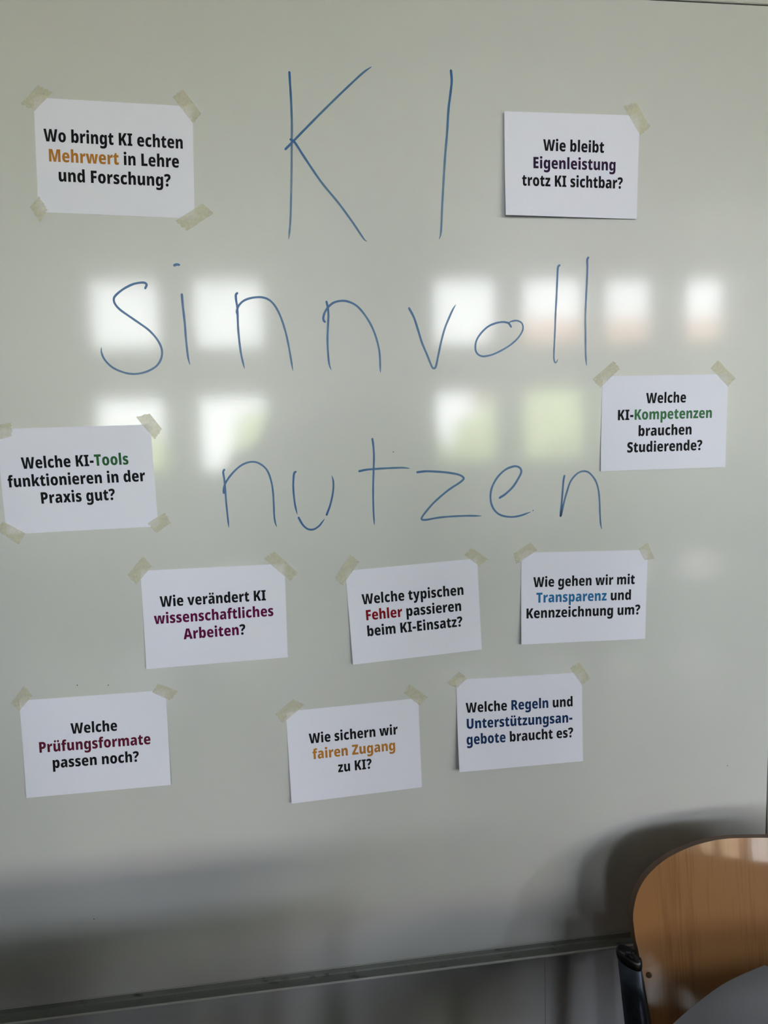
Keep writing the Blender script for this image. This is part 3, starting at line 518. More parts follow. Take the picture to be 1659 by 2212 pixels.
# two boards of the front wall lining with a narrow joint between them
Geo().box(RX0 - 0.1, SEAM_X - 0.0006, 0.02, 0.12, 0.0, RZ).obj('wall_panel', M_wall, wall_front, bevel=0.0008)
Geo().box(SEAM_X + 0.0006, RX1 + 0.1, 0.02, 0.12, 0.0, RZ).obj('wall_panel', M_wall, wall_front, bevel=0.0008)
Geo().box(SEAM_X - 0.0006, SEAM_X + 0.0006, 0.0197, 0.12, 0.0, RZ).obj('joint_filler', M_wall2, wall_front)

# back wall with the twelve openings
xs = [RX0] + [v for w in WIN for v in w] + [RX1]
zs = [0.0, LOW[0], LOW[1], UPP[0], UPP[1], RZ]
gb = Geo()
for k in range(len(zs) - 1):
    if k in (1, 3):
        for i in range(0, len(xs) - 1, 2):
            gb.box(xs[i], xs[i + 1], RY - 0.3, RY, zs[k], zs[k + 1])
    else:
        gb.box(RX0, RX1, RY - 0.3, RY, zs[k], zs[k + 1])
struct('wall_back', gb, M_wall2)

for i, (x0, x1) in enumerate(WIN):
    w = tag(empty('window_%d' % (i + 1), ((x0 + x1) / 2, RY - 0.2, 0)), kind='structure')
    h = (x1 - x0) / 2
    for z0, z1 in (LOW, UPP):
        fr = Geo()
        t, d = 0.03, 0.03
        fr.box(-h, -h + t, -d, d, z0, z1).box(h - t, h, -d, d, z0, z1)
        fr.box(-h + t, h - t, -d, d, z0, z0 + t).box(-h + t, h - t, -d, d, z1 - t, z1)
        fr.obj('window_frame', M_frame, w)
        Geo().box(-h + t, h - t, -0.003, 0.003, z0 + t, z1 - t).obj('glass_pane', M_glass, w)
    sl = Geo()
    z = UPP[0] + 0.06
    while z < UPP[1] - 0.04:
        sl.sweep([(-0.018, -0.001), (0.0, 0.001), (0.018, -0.001), (0.0, -0.0025)],
                 [(-h + 0.05, 0.07, z), (h - 0.05, 0.07, z)])
        z += 0.072 if i not in (0, 1, 4) else 0.042
    sl.obj('venetian_blind', M_frame, w)
    Geo().box(-h - 0.02, h + 0.02, 0.16, 0.26, LOW[0] - 0.03, LOW[0]).obj('window_sill', M_frame, w)

# ceiling lamps (switched off)
for i, (lx, ly) in enumerate(((1.15, -2.45), (1.15, -4.6), (3.6, -2.45), (3.6, -4.6))):
    t = tag(empty('ceiling_lamp', (lx, ly, RZ)),
            ['unlit white ceiling lamp nearest the whiteboard, left row', 'unlit white ceiling lamp near the windows, left row',
             'unlit white ceiling lamp nearest the whiteboard, right row', 'unlit white ceiling lamp near the windows, right row'][i],
            'lamp', 'ceiling lamps')
    Geo().box(-0.32, 0.32, -0.22, 0.22, -0.06, 0.0).obj('housing', M_frame, t, bevel=0.004)
    Geo().box(-0.29, 0.29, -0.19, 0.19, -0.075, -0.0605).obj('lamp_cover', M_lamp, t, bevel=0.006)

# ================================================================== outside the windows
tag(Geo().box(-25, 35, -60, RY - 0.35, -4.2, -4.0).obj('lawn', M_grass), kind='structure')


def tree(x, y, zc, r, label):
    rnd = random.Random(int(x * 31 + y * 17 + 1000))
    t = tag(empty('garden_tree', (x, y, -4.0)), label, 'tree', 'trees beyond the windows')
    g = Geo()
    g.sweep([(0.16 * math.cos(a * math.pi / 4), 0.16 * math.sin(a * math.pi / 4)) for a in range(8)],
            [(0, 0, 0), (0.05, 0.03, 1.5), (0, 0, zc + 4.0)], up=Vector((0, 1, 0)))
    g.obj('trunk', M_bark, t)
    bm = bmesh.new()
    for k in range(16):
        a, e = rnd.uniform(0, 6.28), rnd.uniform(-0.9, 1.0)
        q = Vector((math.cos(a) * r * 0.65, math.sin(a) * r * 0.65, e * r * 0.75 + zc + 4.0))
        res = bmesh.ops.create_icosphere(bm, subdivisions=3, radius=r * rnd.uniform(0.35, 0.5), matrix=Matrix.Translation(q))
        for v in res['verts']:
            v.co += (v.co - q).normalized() * rnd.uniform(-0.12, 0.12) * r * 0.6
    me = bpy.data.meshes.new('foliage')
    bm.to_mesh(me)
    bm.free()
    me.materials.append(M_leaf)
    o = bpy.data.objects.new('foliage', me)
    COL.objects.link(o)
    o.parent = t
    return t


tree(-3.6, -12.5, 0.3, 2.1, 'leafy green tree outside the first window')
tree(1.2, -14.5, 0.4, 2.1, 'leafy green tree outside the second window')
tree(5.4, -12.5, 0.0, 2.0, 'leafy green tree outside the third window')
tree(10.0, -14.5, 0.4, 2.1, 'leafy green tree outside the fourth window')
tree(14.7, -15.5, -0.2, 2.1, 'leafy green tree before the red-roofed house')
hs = tag(empty('neighbour_house', (14.5, -27.0, -4.0)), 'pale house with red tiled roof far beyond the windows', 'house')
Geo().box(-6, 6, -3, 3, 0, 6.3).obj('house_wall', M_render, hs)
Geo().sweep([(-3.6, 0), (3.6, 0), (0, 3.2)], [(-6.4, 0, 6.3), (6.4, 0, 6.3)]).obj('roof', M_roof, hs)
for k in range(4):
    Geo().box(-4.2 + k * 2.4, -3.2 + k * 2.4, 3.0, 3.05, 3.6, 5.0).obj('house_window', M_dark, hs)

# ================================================================== tables in the room
def table(x, y, w, d, label, rz=0.0):
    t = tag(empty('school_table', (x, y, 0), rz), label, 'table', 'school tables')
    Geo().box(-w / 2, w / 2, -d / 2, d / 2, 0.715, 0.74).obj('table_top', M_top, t, bevel=0.003)
    for sx in (-1, 1):
        for sy in (-1, 1):
            Geo().sweep(oval(0.018, 0.018, 12), [(sx * (w / 2 - 0.05), sy * (d / 2 - 0.05), 0.0),
                                                 (sx * (w / 2 - 0.05), sy * (d / 2 - 0.05), 0.7149)],
                        up=Vector((0, 1, 0))).obj('leg', M_steel, t, smooth=False)
    g = Geo()
    for sy in (-1, 1):
        g.box(-w / 2 + 0.07, w / 2 - 0.07, sy * (d / 2 - 0.05) - 0.01, sy * (d / 2 - 0.05) + 0.01, 0.66, 0.7149)
    g.obj('table_apron', M_steel, t)
    return t


SHADE_TABLE = table(-0.63, -0.72, 1.74, 0.50, 'narrow grey table added out of view to shade the lower whiteboard')  # unseen table, added and raised to block window light from the lower board
SHADE_TABLE.scale = (1, 1, 1.21)
Geo().box(-0.80, 0.80, -0.235, -0.22, 0.10, 0.714).obj('shade_panel', M_darktop, SHADE_TABLE)  # added so that no window light passes under the table top
SHADE_DESK = table(1.11, -0.76, 1.56, 0.62, 'grey desk added out of view to shade the wooden chair')  # unseen desk, added to shade the lower backrest
SHADE_DESK.scale = (1, 1, 1.04)
Geo().box(-0.30, 0.69, -0.285, -0.272, 0.28, 0.70).obj('shade_panel', M_darktop, SHADE_DESK)  # added to darken the chair and the wall below the tray
table(1.9, -2.5, 1.4, 0.7, 'grey school table nearest the chair, right row')
table(0.1, -2.9, 1.4, 0.7, 'grey school table in the middle of the room, left row')
table(2.2, -4.5, 1.4, 0.7, 'grey school table close to the windows, right row')
table(0.3, -4.6, 1.4, 0.7, 'grey school table close to the windows, left row')

# ================================================================== whiteboard
BX0, BX1, BZ0, BZ1 = -1.25, 0.7975, 0.6335, 2.1205
board = tag(empty('whiteboard', (0, 0.0, BZ0)), 'large glossy whiteboard with blue handwriting, thin metal frame and pen tray',
            'whiteboard')


def bo(o):            # parts are written in world coordinates; move them under the board
    o.parent = board
    o.location = (0, 0, -BZ0)
    return o


bo(Geo().box(BX0, BX1, 0.0, 0.0195, BZ0, BZ1).obj('writing_surface', M_board))
# frame: a dark groove, then a rounded metal rail
rail = [(0.0, 0.0), (-0.0022, 0.0), (-0.0036, 0.0011), (-0.0036, 0.019), (-0.0026, 0.020), (0.018, 0.020), (0.018, 0.0)]
g = Geo()
n = len(rail)
for x in (BX0 - 0.02, BX1 + 0.02):
    g.v += [(x, y, BZ1 + 0.0012 + z) for y, z in rail]
g.f += [(k, (k + 1) % n, n + (k + 1) % n, n + k) for k in range(n)] + [tuple(range(n)), tuple(reversed(range(n, 2 * n)))]
bo(g.obj('frame_rail', M_alu))
for x0, s in ((BX1, 1), (BX0, -1)):
    g = Geo()
    for z in (BZ0 - 0.02, BZ1 + 0.001):
        g.v += [(x0 + s * (0.0012 + q), y, z) for y, q in rail]
    g.f += [(k, (k + 1) % n, n + (k + 1) % n, n + k) for k in range(n)] + [tuple(range(n)), tuple(reversed(range(n, 2 * n)))]
    bo(g.obj('frame_rail', M_alu))
g = Geo()
g.box(BX0 - 0.0011, BX1 + 0.0011, 0.004, 0.018, BZ1, BZ1 + 0.0011)
g.box(BX1, BX1 + 0.0011, 0.004, 0.018, BZ0, BZ1).box(BX0 - 0.0011, BX0, 0.004, 0.018, BZ0, BZ1)
bo(g.obj('frame_groove', M_dark))
# pen tray: back flange, trough, rolled lip; top-edge and lip highlights painted lighter
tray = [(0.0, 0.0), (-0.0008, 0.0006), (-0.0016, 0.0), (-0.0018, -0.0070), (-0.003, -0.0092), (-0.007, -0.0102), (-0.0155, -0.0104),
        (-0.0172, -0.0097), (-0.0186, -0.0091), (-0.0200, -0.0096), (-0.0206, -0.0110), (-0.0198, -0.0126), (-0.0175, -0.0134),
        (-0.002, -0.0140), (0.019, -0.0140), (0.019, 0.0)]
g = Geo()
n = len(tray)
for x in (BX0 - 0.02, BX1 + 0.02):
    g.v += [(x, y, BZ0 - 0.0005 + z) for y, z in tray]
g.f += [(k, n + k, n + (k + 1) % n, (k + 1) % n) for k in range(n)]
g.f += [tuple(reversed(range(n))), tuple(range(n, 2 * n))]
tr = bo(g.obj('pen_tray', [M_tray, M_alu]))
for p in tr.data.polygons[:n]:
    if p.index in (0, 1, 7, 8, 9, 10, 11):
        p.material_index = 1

# ---- handwriting
def catmull(P, k=7):
    P = [Vector(p) for p in P]
    Q = [P[0] * 2 - P[1]] + P + [P[-1] * 2 - P[-2]]
    out = []
    for i in range(1, len(Q) - 2):
        a, b, c, d = Q[i - 1:i + 3]
        for j in range(k):
            t = j / k
            out.append(0.5 * ((2 * b) + (c - a) * t + (2 * a - 5 * b + 4 * c - d) * t * t + (3 * b - a - 3 * c + d) * t ** 3))
    out.append(P[-1])
    return out


def stroke(P, width, fade, layer, V, F, U):
    pts = catmull(P)
    L_ = [0.0]
    for a, b in zip(pts, pts[1:]):
        L_.append(L_[-1] + (b - a).length)
    tot = L_[-1]
    y = -0.00015 - 0.00005 * layer
    r = width / 2
    cols = (-1.0, -0.6, -0.25, 0.25, 0.6, 1.0)
    base = len(V)
    rows = []
    # rounded start cap, body, tapered end
    t0 = (pts[1] - pts[0]).normalized()
    for a in (80, 60, 35, 15):
        rows.append((pts[0] - t0 * r * math.sin(math.radians(a)), t0, r * math.cos(math.radians(a)), 0.0))
    for i, p in enumerate(pts):
        t = (pts[min(i + 1, len(pts) - 1)] - pts[max(i - 1, 0)]).normalized()
        s = L_[i] / tot
        w = r * (1.08 - 0.16 * s) * (1 + 0.04 * math.sin(L_[i] * 260))
        e = (tot - L_[i]) / (width * (3.5 if fade > 0.1 else 0.6))
        if e < 1: w *= max(0.18, e ** 0.5)
        rows.append((p, t, w, fade * min(1.0, s * 2.2) * (0.62 + 0.08 * math.sin(L_[i] * 90))))
    for p, t, w, fd in rows:
        nrm = Vector((-t[1], t[0]))
        for c in cols:
            q = p + nrm * (w * c)
            V.append((q[0], y, q[1]))
            U.append((c, fd))
    m = len(cols)
    for i in range(len(rows) - 1):
        for c in range(m - 1):
            a = base + i * m + c
            F.append((a, a + 1, a + m + 1, a + m))


word_obj = {}
letters = {}
for w, idx, ch, width, fade, P in STROKES:
    letters.setdefault((w, idx, ch), []).append((width, fade, P))
for (w, idx, ch), lst in letters.items():
    if w not in word_obj:
        word_obj[w] = bo(empty('handwritten_word'))
        word_obj[w]['label'] = "blue handwritten word '%s'" % w
    V, F, U = [], [], []
    for k, (width, fade, P) in enumerate(lst):
        stroke(P, width, fade, k, V, F, U)
    o = mesh_obj('handwritten_letter', V, F, M_ink, word_obj[w], uvs=U)
    o['label'] = "blue marker letter '%s'" % ch
for x, z in SPECKS:
    g = Geo()
    g.v = [(x + 0.0009 * math.cos(a * math.pi / 3), -0.0002, z + 0.0009 * math.sin(a * math.pi / 3)) for a in range(6)]
    g.f = [tuple(range(6))]
    bo(g.obj('ink_speck', M_dark))

# ================================================================== question cards
def parse_font():
    out = {}
    for ch, s in FONT.items():
        bits = s.split('|')
        cs = []
        for b in bits[1:]:
            P = []
            for t in b.split():
                on = not t.endswith('*')
                x, y = t.rstrip('*').split(',')
                P.append((float(x), float(y), on))
            # insert implied on-curve points and flatten the quadratics
            Q = []
            for i, p in enumerate(P):
                Q.append(p)
                nx = P[(i + 1) % len(P)]
                if not p[2] and not nx[2]:
                    Q.append(((p[0] + nx[0]) / 2, (p[1] + nx[1]) / 2, True))
            while not Q[0][2]:
                Q = Q[1:] + Q[:1]
            R_ = []
            i = 0
            while i < len(Q):
                p = Q[i]
                nx = Q[(i + 1) % len(Q)]
                R_.append((p[0], p[1]))
                if not nx[2]:
                    e = Q[(i + 2) % len(Q)]
                    for t in (0.25, 0.5, 0.75):
                        a, b2, c = (1 - t) ** 2, 2 * t * (1 - t), t * t
                        R_.append((a * p[0] + b2 * nx[0] + c * e[0], a * p[1] + b2 * nx[1] + c * e[1]))
                    i += 2
                else:
                    i += 1
            cs.append(R_)
        tris = []
        pts = [q for c in cs for q in c]
        if cs:
            # group: umlaut dots / i dots are separate outlines, counters are holes; the scanline fill handles both
            def inside(q, c):
                r = False
                for (x0, y0), (x1, y1) in zip(c, c[1:] + c[:1]):
                    if (y0 > q[1]) != (y1 > q[1]) and q[0] < x0 + (q[1] - y0) / (y1 - y0) * (x1 - x0):
                        r = not r
                return r
            start = [sum(len(c) for c in cs[:i]) for i in range(len(cs))]
            par = [[j for j in range(len(cs)) if j != i and inside(cs[i][0], cs[j])] for i in range(len(cs))]
            for i, c in enumerate(cs):
                if len(par[i]) % 2:
                    continue
                grp = [i] + [j for j in range(len(cs)) if i in par[j]]
                idx = [start[j] + k for j in grp for k in range(len(cs[j]))]
                for t in geometry.tessellate_polygon([[Vector((q[0], q[1], 0)) for q in cs[j]] for j in grp]):
                    tris.append(tuple(idx[k] for k in t))
        out[ch] = (float(bits[0]), pts, tris)
    return out


GLYPH = parse_font()
CW, CH = 0.210, 0.1485
COLOUR_WORD = {'orange': 'orange', 'violet': 'dark violet', 'green': 'green', 'glare_green': 'green', 'magenta': 'dark magenta',
               'red': 'dark red', 'blue': 'blue', 'maroon': 'maroon', 'navy': 'navy blue', 'black': 'black'}


def card_point(c, s, t, off=0.0):
    TL, TR, BR, BL = [Vector(q) for q in c]
    top = TL.lerp(TR, s)
    bot = BL.lerp(BR, s)
    p = top.lerp(bot, t)
    y = top.y + (bot.y - top.y) * (t * t if t > 0 else 0)
    return Vector((p.x, y - off, p.z))


CARD_LABEL = [
    "white card reading 'Wo bringt KI echten Mehrwert in Lehre und Forschung?', taped at four corners",
    "white card reading 'Wie bleibt Eigenleistung trotz KI sichtbar?', held by one tape",
    "white card reading 'Welche KI-Tools funktionieren in der Praxis gut?' at the left edge",
    "white card reading 'Welche KI-Kompetenzen brauchen Studierende?' beside the window reflections",
    "white card reading 'Wie verändert KI wissenschaftliches Arbeiten?' with dark magenta words",
    "white card reading 'Welche typischen Fehler passieren beim KI-Einsatz?' with a dark red word",
    "white card reading 'Wie gehen wir mit Transparenz und Kennzeichnung um?' with a blue word",
    "white card reading 'Welche Prüfungsformate passen noch?' with a maroon word",
    "white card reading 'Wie sichern wir fairen Zugang zu KI?' with orange words",
    "white card reading 'Welche Regeln und Unterstützungsangebote braucht es?' with navy blue words"]
for ci, (corners, lines) in enumerate(CARDS):
    org = card_point(corners, 0.5, 0.5)
    root = tag(empty('question_card', tuple(org)), CARD_LABEL[ci], 'card', 'question cards taped to the whiteboard')
    nu, nv = 20, 14
    V = [card_point(corners, i / nu, j / nv) - org for j in range(nv + 1) for i in range(nu + 1)]
    F = [(j * (nu + 1) + i, (j + 1) * (nu + 1) + i, (j + 1) * (nu + 1) + i + 1, j * (nu + 1) + i + 1)
         for j in range(nv) for i in range(nu)]
    o = mesh_obj('paper_sheet', V, F, M_paper, root)
    md = o.modifiers.new('thickness', 'SOLIDIFY')
    md.thickness = 0.00025
    md.offset = -1
    for runs, A, B_ in lines:
        a = Vector((A[0] * CW, A[1] * CH))
        b = Vector((B_[0] * CW, B_[1] * CH))
        # ink extents of the whole line in font units
        pen, lo, hi = 0.0, None, 0.0
        place = []
        prev = None
        for txt, col in runs:
            for ch in txt:
                adv, pts, tris = GLYPH[ch]
                place.append((ch, pen, col))
                if pts:
                    x0 = min(q[0] for q in pts) + pen
                    x1 = max(q[0] for q in pts) + pen
                    lo = x0 if lo is None else lo
                    hi = x1
                pen += adv
        sx = (b - a).length / (hi - lo)
        ex = (b - a).normalized()
        ey = Vector((ex.y, -ex.x))          # up on the card (v grows downwards)
        sy = YS
        buckets = []
        for ri, (txt, col) in enumerate(runs):
            buckets.append((txt, col, [], []))
        k = 0
        for ri, (txt, col) in enumerate(runs):
            Vt, Ft = buckets[ri][2], buckets[ri][3]
            for _ in txt:
                ch, px_, _c = place[k]
                k += 1
                adv, pts, tris = GLYPH[ch]
                base = len(Vt)
                for q in pts:
                    c2 = a + ex * ((q[0] + px_ - lo) * sx) + ey * (q[1] * sy)
                    Vt.append(card_point(corners, c2.x / CW, c2.y / CH, 0.00012) - org)
                for tr_ in tris:
                    Ft.append(tuple(base + i for i in tr_))
        for txt, col, Vt, Ft in buckets:
            o = mesh_obj('printed_text', Vt, Ft, M_print[col], root)
            o['label'] = "%s printed words '%s'" % (COLOUR_WORD[col], txt.strip())

# ================================================================== masking tape strips
SHORT = {1: 'Mehrwert', 2: 'Eigenleistung', 3: 'KI-Tools', 4: 'Kompetenzen', 5: 'wissenschaftliches Arbeiten', 6: 'Fehler',
         7: 'Transparenz', 8: 'Prüfungsformate', 9: 'fairen Zugang', 10: 'Regeln'}
for ti, (ci, where, quad) in enumerate(TAPES):
    rnd = random.Random(50 + ti)
    q = [Vector(p) for p in quad]
    L01 = (q[1] - q[0]).length
    L12 = (q[2] - q[1]).length
    # the torn ends are the two shorter sides; the long sides stay straight
    ends = (1, 3) if L12 < L01 else (0, 2)
    c0 = sum(q, Vector((0, 0))) / 4
    if where in ('bottom left',) and ci == 1:
        ends = (0, 2)
    V2 = []
    for e in range(4):
        a, b = q[e], q[(e + 1) % 4]
        V2.append(a)
        if e in ends:
            nrm = Vector((-(b - a).y, (b - a).x)).normalized()
            for j in range(1, 9):
                V2.append(a.lerp(b, j / 9) + nrm * rnd.uniform(-0.0009, 0.0009))
    org = Vector((c0.x, 0, c0.y))
    n = len(V2)
    bend = 0.0
    V = [Vector((p.x, -0.00105, p.y)) - org for p in V2] + [Vector((p.x, -0.00085, p.y)) - org for p in V2]
    F = [tuple(range(n)), tuple(reversed(range(n, 2 * n)))] + [(k, n + k, n + (k + 1) % n, (k + 1) % n) for k in range(n)]
    o = mesh_obj('masking_tape', V, F[:1], M_tape)
    o.location = org
    tag(o, "strip of cream masking tape on the %s corner of the '%s' card" % (where, SHORT[ci]), 'tape',
        'masking tape strips on the cards')

# ================================================================== chair
chair = tag(empty('wooden_chair', (0.70, -0.12, 0.0), -0.18),
            'beech plywood school chair with dark oval steel tubes standing before the whiteboard', 'chair')
S0 = 0.83                    # height of the sheet origin above the floor
TH, RR = 0.20, 0.50


def sheet(u, v, d=0.0):
    """curved backrest: u across, v up, d = depth towards the wall"""
    a = u / RR
    nx, ny = math.sin(a), math.cos(a)
    return Vector(((RR + d) * nx, (RR + d) * ny - RR + v * math.sin(TH), S0 + v * math.cos(TH)))


top_pts = [(0, 23), (-46, 23), (-77, 20.5), (-105, 16), (-141, 6.5), (-166, -4), (-188, -18), (-203, -36), (-211, -57), (-213, -71)]
bot_pts = [(-213, -71), (-210, -100), (-205, -123), (-189, -222), (-184, -240), (-175, -248), (-164, -243), (-151, -234), (-113, -214),
           (-70, -192), (-38, -179), (0, -165)]


def interp(P, u):
    P = sorted(P)
    for (a, b), (c, d) in zip(P, P[1:]):
        if a <= u <= c:
            return b + (d - b) * ((u - a) / (c - a) if c > a else 0)
    return P[-1][1]


topc = [(p[0] / 1000, p[1] / 1000) for p in [tuple(q) for q in catmull(top_pts, 5)]]
botc = [(p[0] / 1000, p[1] / 1000) for p in [tuple(q) for q in catmull(bot_pts, 5)]]
us = sorted({round(max(-0.213, min(0.0, p[0])), 5) for p in topc + botc})
us = us + [-u for u in reversed(us[:-1])]
NV = 16
V, F, FM = [], [], []
for side in (0, 1):
    for u in us:
        vt, vb = interp(topc, -abs(u)), interp(botc, -abs(u))
        for j in range(NV + 1):
            V.append(sheet(u, vb + (vt - vb) * j / NV, 0.010 * side))
NU = len(us)
def ix(s, i, j): return s * NU * (NV + 1) + i * (NV + 1) + j
for i in range(NU - 1):
    for j in range(NV):
        F.append((ix(0, i, j), ix(0, i + 1, j), ix(0, i + 1, j + 1), ix(0, i, j + 1))); FM.append(0)
        F.append((ix(1, i, j), ix(1, i, j + 1), ix(1, i + 1, j + 1), ix(1, i + 1, j))); FM.append(0)
    F.append((ix(0, i, NV), ix(0, i + 1, NV), ix(1, i + 1, NV), ix(1, i, NV))); FM.append(1)
    F.append((ix(0, i, 0), ix(1, i, 0), ix(1, i + 1, 0), ix(0, i + 1, 0))); FM.append(1)
for i in (0, NU - 1):
    for j in range(NV):
        F.append((ix(0, i, j), ix(0, i, j + 1), ix(1, i, j + 1), ix(1, i, j))); FM.append(1)
back = mesh_obj('backrest', V, F, [M_wood, M_ply], chair, smooth=False, fmat=FM)
for p in back.data.polygons:
    if p.material_index == 0: p.use_smooth = True
bmx = bmesh.new(); bmx.from_mesh(back.data); bmesh.ops.remove_doubles(bmx, verts=bmx.verts, dist=0.00002)
bmesh.ops.recalc_face_normals(bmx, faces=bmx.faces); bmx.to_mesh(back.data); bmx.free()
back.data.set_sharp_from_angle(angle=math.radians(35))

# oval side tubes: from the backrest down to the seat, then on as rear legs
for s in (-1, 1):
    P = [Vector(q) for q in TUBE]
    path = [Vector((p.x * (-s), p.y, p.z)) for p in P]
    g = Geo()
    ang = math.radians(TUBE_ANG) * (-s)
    pr = oval(0.0175, 0.0085, 28)
    pr = [(x * math.cos(ang) - y * math.sin(ang), x * math.sin(ang) + y * math.cos(ang)) for x, y in pr]
    n = len(pr)
    # horizontal sections along the path
    for p in path:
        g.v += [(p.x + a, p.y + b, p.z + (b * TUBE_TILT if p is path[0] else 0)) for a, b in pr]
    for i in range(len(path) - 1):
        for k in range(n):
            g.f.append((i * n + k, (i + 1) * n + k, (i + 1) * n + (k + 1) % n, i * n + (k + 1) % n))
    g.f += [tuple(range(n)), tuple(reversed(range((len(path) - 1) * n, len(path) * n)))]
    leg = g.obj('back_tube', M_steel, chair, smooth=True)
    leg.data.polygons[-1].use_smooth = leg.data.polygons[-2].use_smooth = False
    # plastic plug with a raised rim and small stamped mark
    d = (path[0] - path[1]).normalized()
    c = Geo()
    for h, sc in ((-0.006, 1.06), (0.0, 1.08), (0.0035, 1.06), (0.0055, 0.98), (0.0062, 0.86), (0.0052, 0.78)):
        q = path[0] + d * h
        c.v += [(q.x + a * sc, q.y + b * sc, q.z + b * TUBE_TILT * sc) for a, b in pr]
    for i in range(5):
        for k in range(n):
            c.f.append((i * n + k, i * n + (k + 1) % n, (i + 1) * n + (k + 1) % n, (i + 1) * n + k))
    c.f += [tuple(reversed(range(n))), tuple(range(5 * n, 6 * n))]
    cp = c.obj('tube_cap', M_cap, chair, smooth=True)
    cp['label'] = 'black plastic cap on the tube end'
    q = path[0] + d * 0.0060
    m_ = Geo().box(q.x - 0.0035, q.x + 0.0035, q.y - 0.0025, q.y + 0.0025, q.z - 0.0015, q.z + 0.0004)
    m_.obj('cap_mark', M_cap, cp)
    # rubber foot
    f = path[-1]
    Geo().box(f.x - 0.016, f.x + 0.016, f.y - 0.022, f.y + 0.022, 0.0, 0.02).obj('rubber_foot', M_cap, leg, bevel=0.004)
    # screw holding the plywood to the tube
    for v in (-0.155,):
        e = sheet(s * (0.189 if v < -0.18 else 0.190), v, -0.0005)
        g = Geo()
        g.sweep([(0.004 * math.cos(a * math.pi / 6), 0.004 * math.sin(a * math.pi / 6)) for a in range(12)],
                [e + Vector((0, 0.0005, 0)), e + Vector((0, -0.0022, 0))])
        g.obj('screw', M_ply, chair)

# seat: curved plywood, rounded corners
V, F = [], []
NS = 24
seat_out = []
for k in range(40):
    t = 2 * math.pi * k / 40
    c, q = math.cos(t), math.sin(t)
    seat_out.append((0.20 * math.copysign(abs(c) ** 0.35, c), -0.27 + 0.195 * math.copysign(abs(q) ** 0.35, q)))
def seat_z(x, y): return 0.452 - 0.016 * (1 - (x / 0.2) ** 2) * (1 if y > -0.4 else max(0, 1 - ((-0.4 - y) / 0.06) ** 2)) + 0.06 * (y + 0.27) * -0.3
rings = (0.0, 0.35, 0.7, 0.9, 1.0)
for side in (0, 1):
    for r in rings[1:]:
        for x, y in seat_out:
            px_, py_ = x * r, -0.27 + (y + 0.27) * r
            V.append((px_, py_, seat_z(px_, py_) - 0.010 * side))
    V.append((0, -0.27, seat_z(0, -0.27) - 0.010 * side))
m = 40
half = 4 * m + 1
for side in (0, 1):
    b = side * half
    for k in range(m):
        k2 = (k + 1) % m
        F.append((b + 4 * m, b + k, b + k2) if not side else (b + 4 * m, b + k2, b + k))
        for r in range(3):
            f = (b + r * m + k, b + (r + 1) * m + k, b + (r + 1) * m + k2, b + r * m + k2)
            F.append(f if not side else tuple(reversed(f)))
for k in range(m):
    k2 = (k + 1) % m
    F.append((3 * m + k, half + 3 * m + k, half + 3 * m + k2, 3 * m + k2))
mesh_obj('seat', V, F, M_wood, chair, smooth=False)
# front legs and seat rails
for s in (-1, 1):
    g = Geo()
    g.sweep(oval(0.0125, 0.0125, 16), [(s * 0.17, -0.02 - 0.10, 0.425), (s * 0.17, -0.40, 0.425), (s * 0.175, -0.435, 0.40), (s * 0.19, -0.46, 0.02)],
            up=Vector((1, 0, 0.001)))
    lg = g.obj('front_leg', M_steel, chair, smooth=True)
    Geo().box(s * 0.19 - 0.016, s * 0.19 + 0.016, -0.478, -0.442, 0.0, 0.021).obj('rubber_foot', M_cap, lg, bevel=0.004)
Geo().sweep(oval(0.010, 0.010, 12), [(-0.17, -0.15, 0.42), (0.17, -0.15, 0.42)]).obj('cross_rail', M_steel, chair, smooth=True)

# ================================================================== the photographer (seen only as a faint reflection)
M_coat = mat('dark_blue_sweater', (0.045, 0.05, 0.065), rough=0.9)
add_noise(M_coat, (0.035, 0.04, 0.055), (0.055, 0.06, 0.078), 160, bump=0.2)
M_trous = mat('dark_trousers', (0.03, 0.032, 0.04), rough=0.9)
add_noise(M_trous, (0.025, 0.027, 0.034), (0.038, 0.04, 0.05), 200)
M_skin = mat('skin', (0.42, 0.24, 0.17), rough=0.55)
add_noise(M_skin, (0.40, 0.225, 0.16), (0.44, 0.255, 0.18), 30)
M_lips = mat('lips', (0.35, 0.13, 0.10), rough=0.5)
M_hair = mat('dark_brown_hair', (0.03, 0.018, 0.010), rough=0.6)
add_noise(M_hair, (0.02, 0.012, 0.007), (0.045, 0.028, 0.016), 80, (1, 1, 0.1))
PX, PY = 0.04, -1.53
person = tag(empty('person', (PX, PY, 0.0)), 'person in a dark blue sweater holding up a phone before the whiteboard', 'person')


def skinned(name, nodes_, edges, radii, m, parent, root=0, levels=2):
    me = bpy.data.meshes.new(name)
    me.from_pydata([Vector(p) for p in nodes_], edges, [])
    me.materials.append(m)
    o = bpy.data.objects.new(name, me)
    COL.objects.link(o)
    o.parent = parent
    sk = o.modifiers.new('skin', 'SKIN')
    sk.use_smooth_shade = True
    if not me.skin_vertices:
        with bpy.context.temp_override(object=o, active_object=o):
            bpy.ops.mesh.customdata_skin_add()
    for k, r in enumerate(radii):
        rr = r if isinstance(r, tuple) else (r, r)
        me.skin_vertices[0].data[k].radius = rr
        me.skin_vertices[0].data[k].use_root = (k == root)
    sb = o.modifiers.new('smooth', 'SUBSURF')
    sb.levels = sb.render_levels = levels
    return o


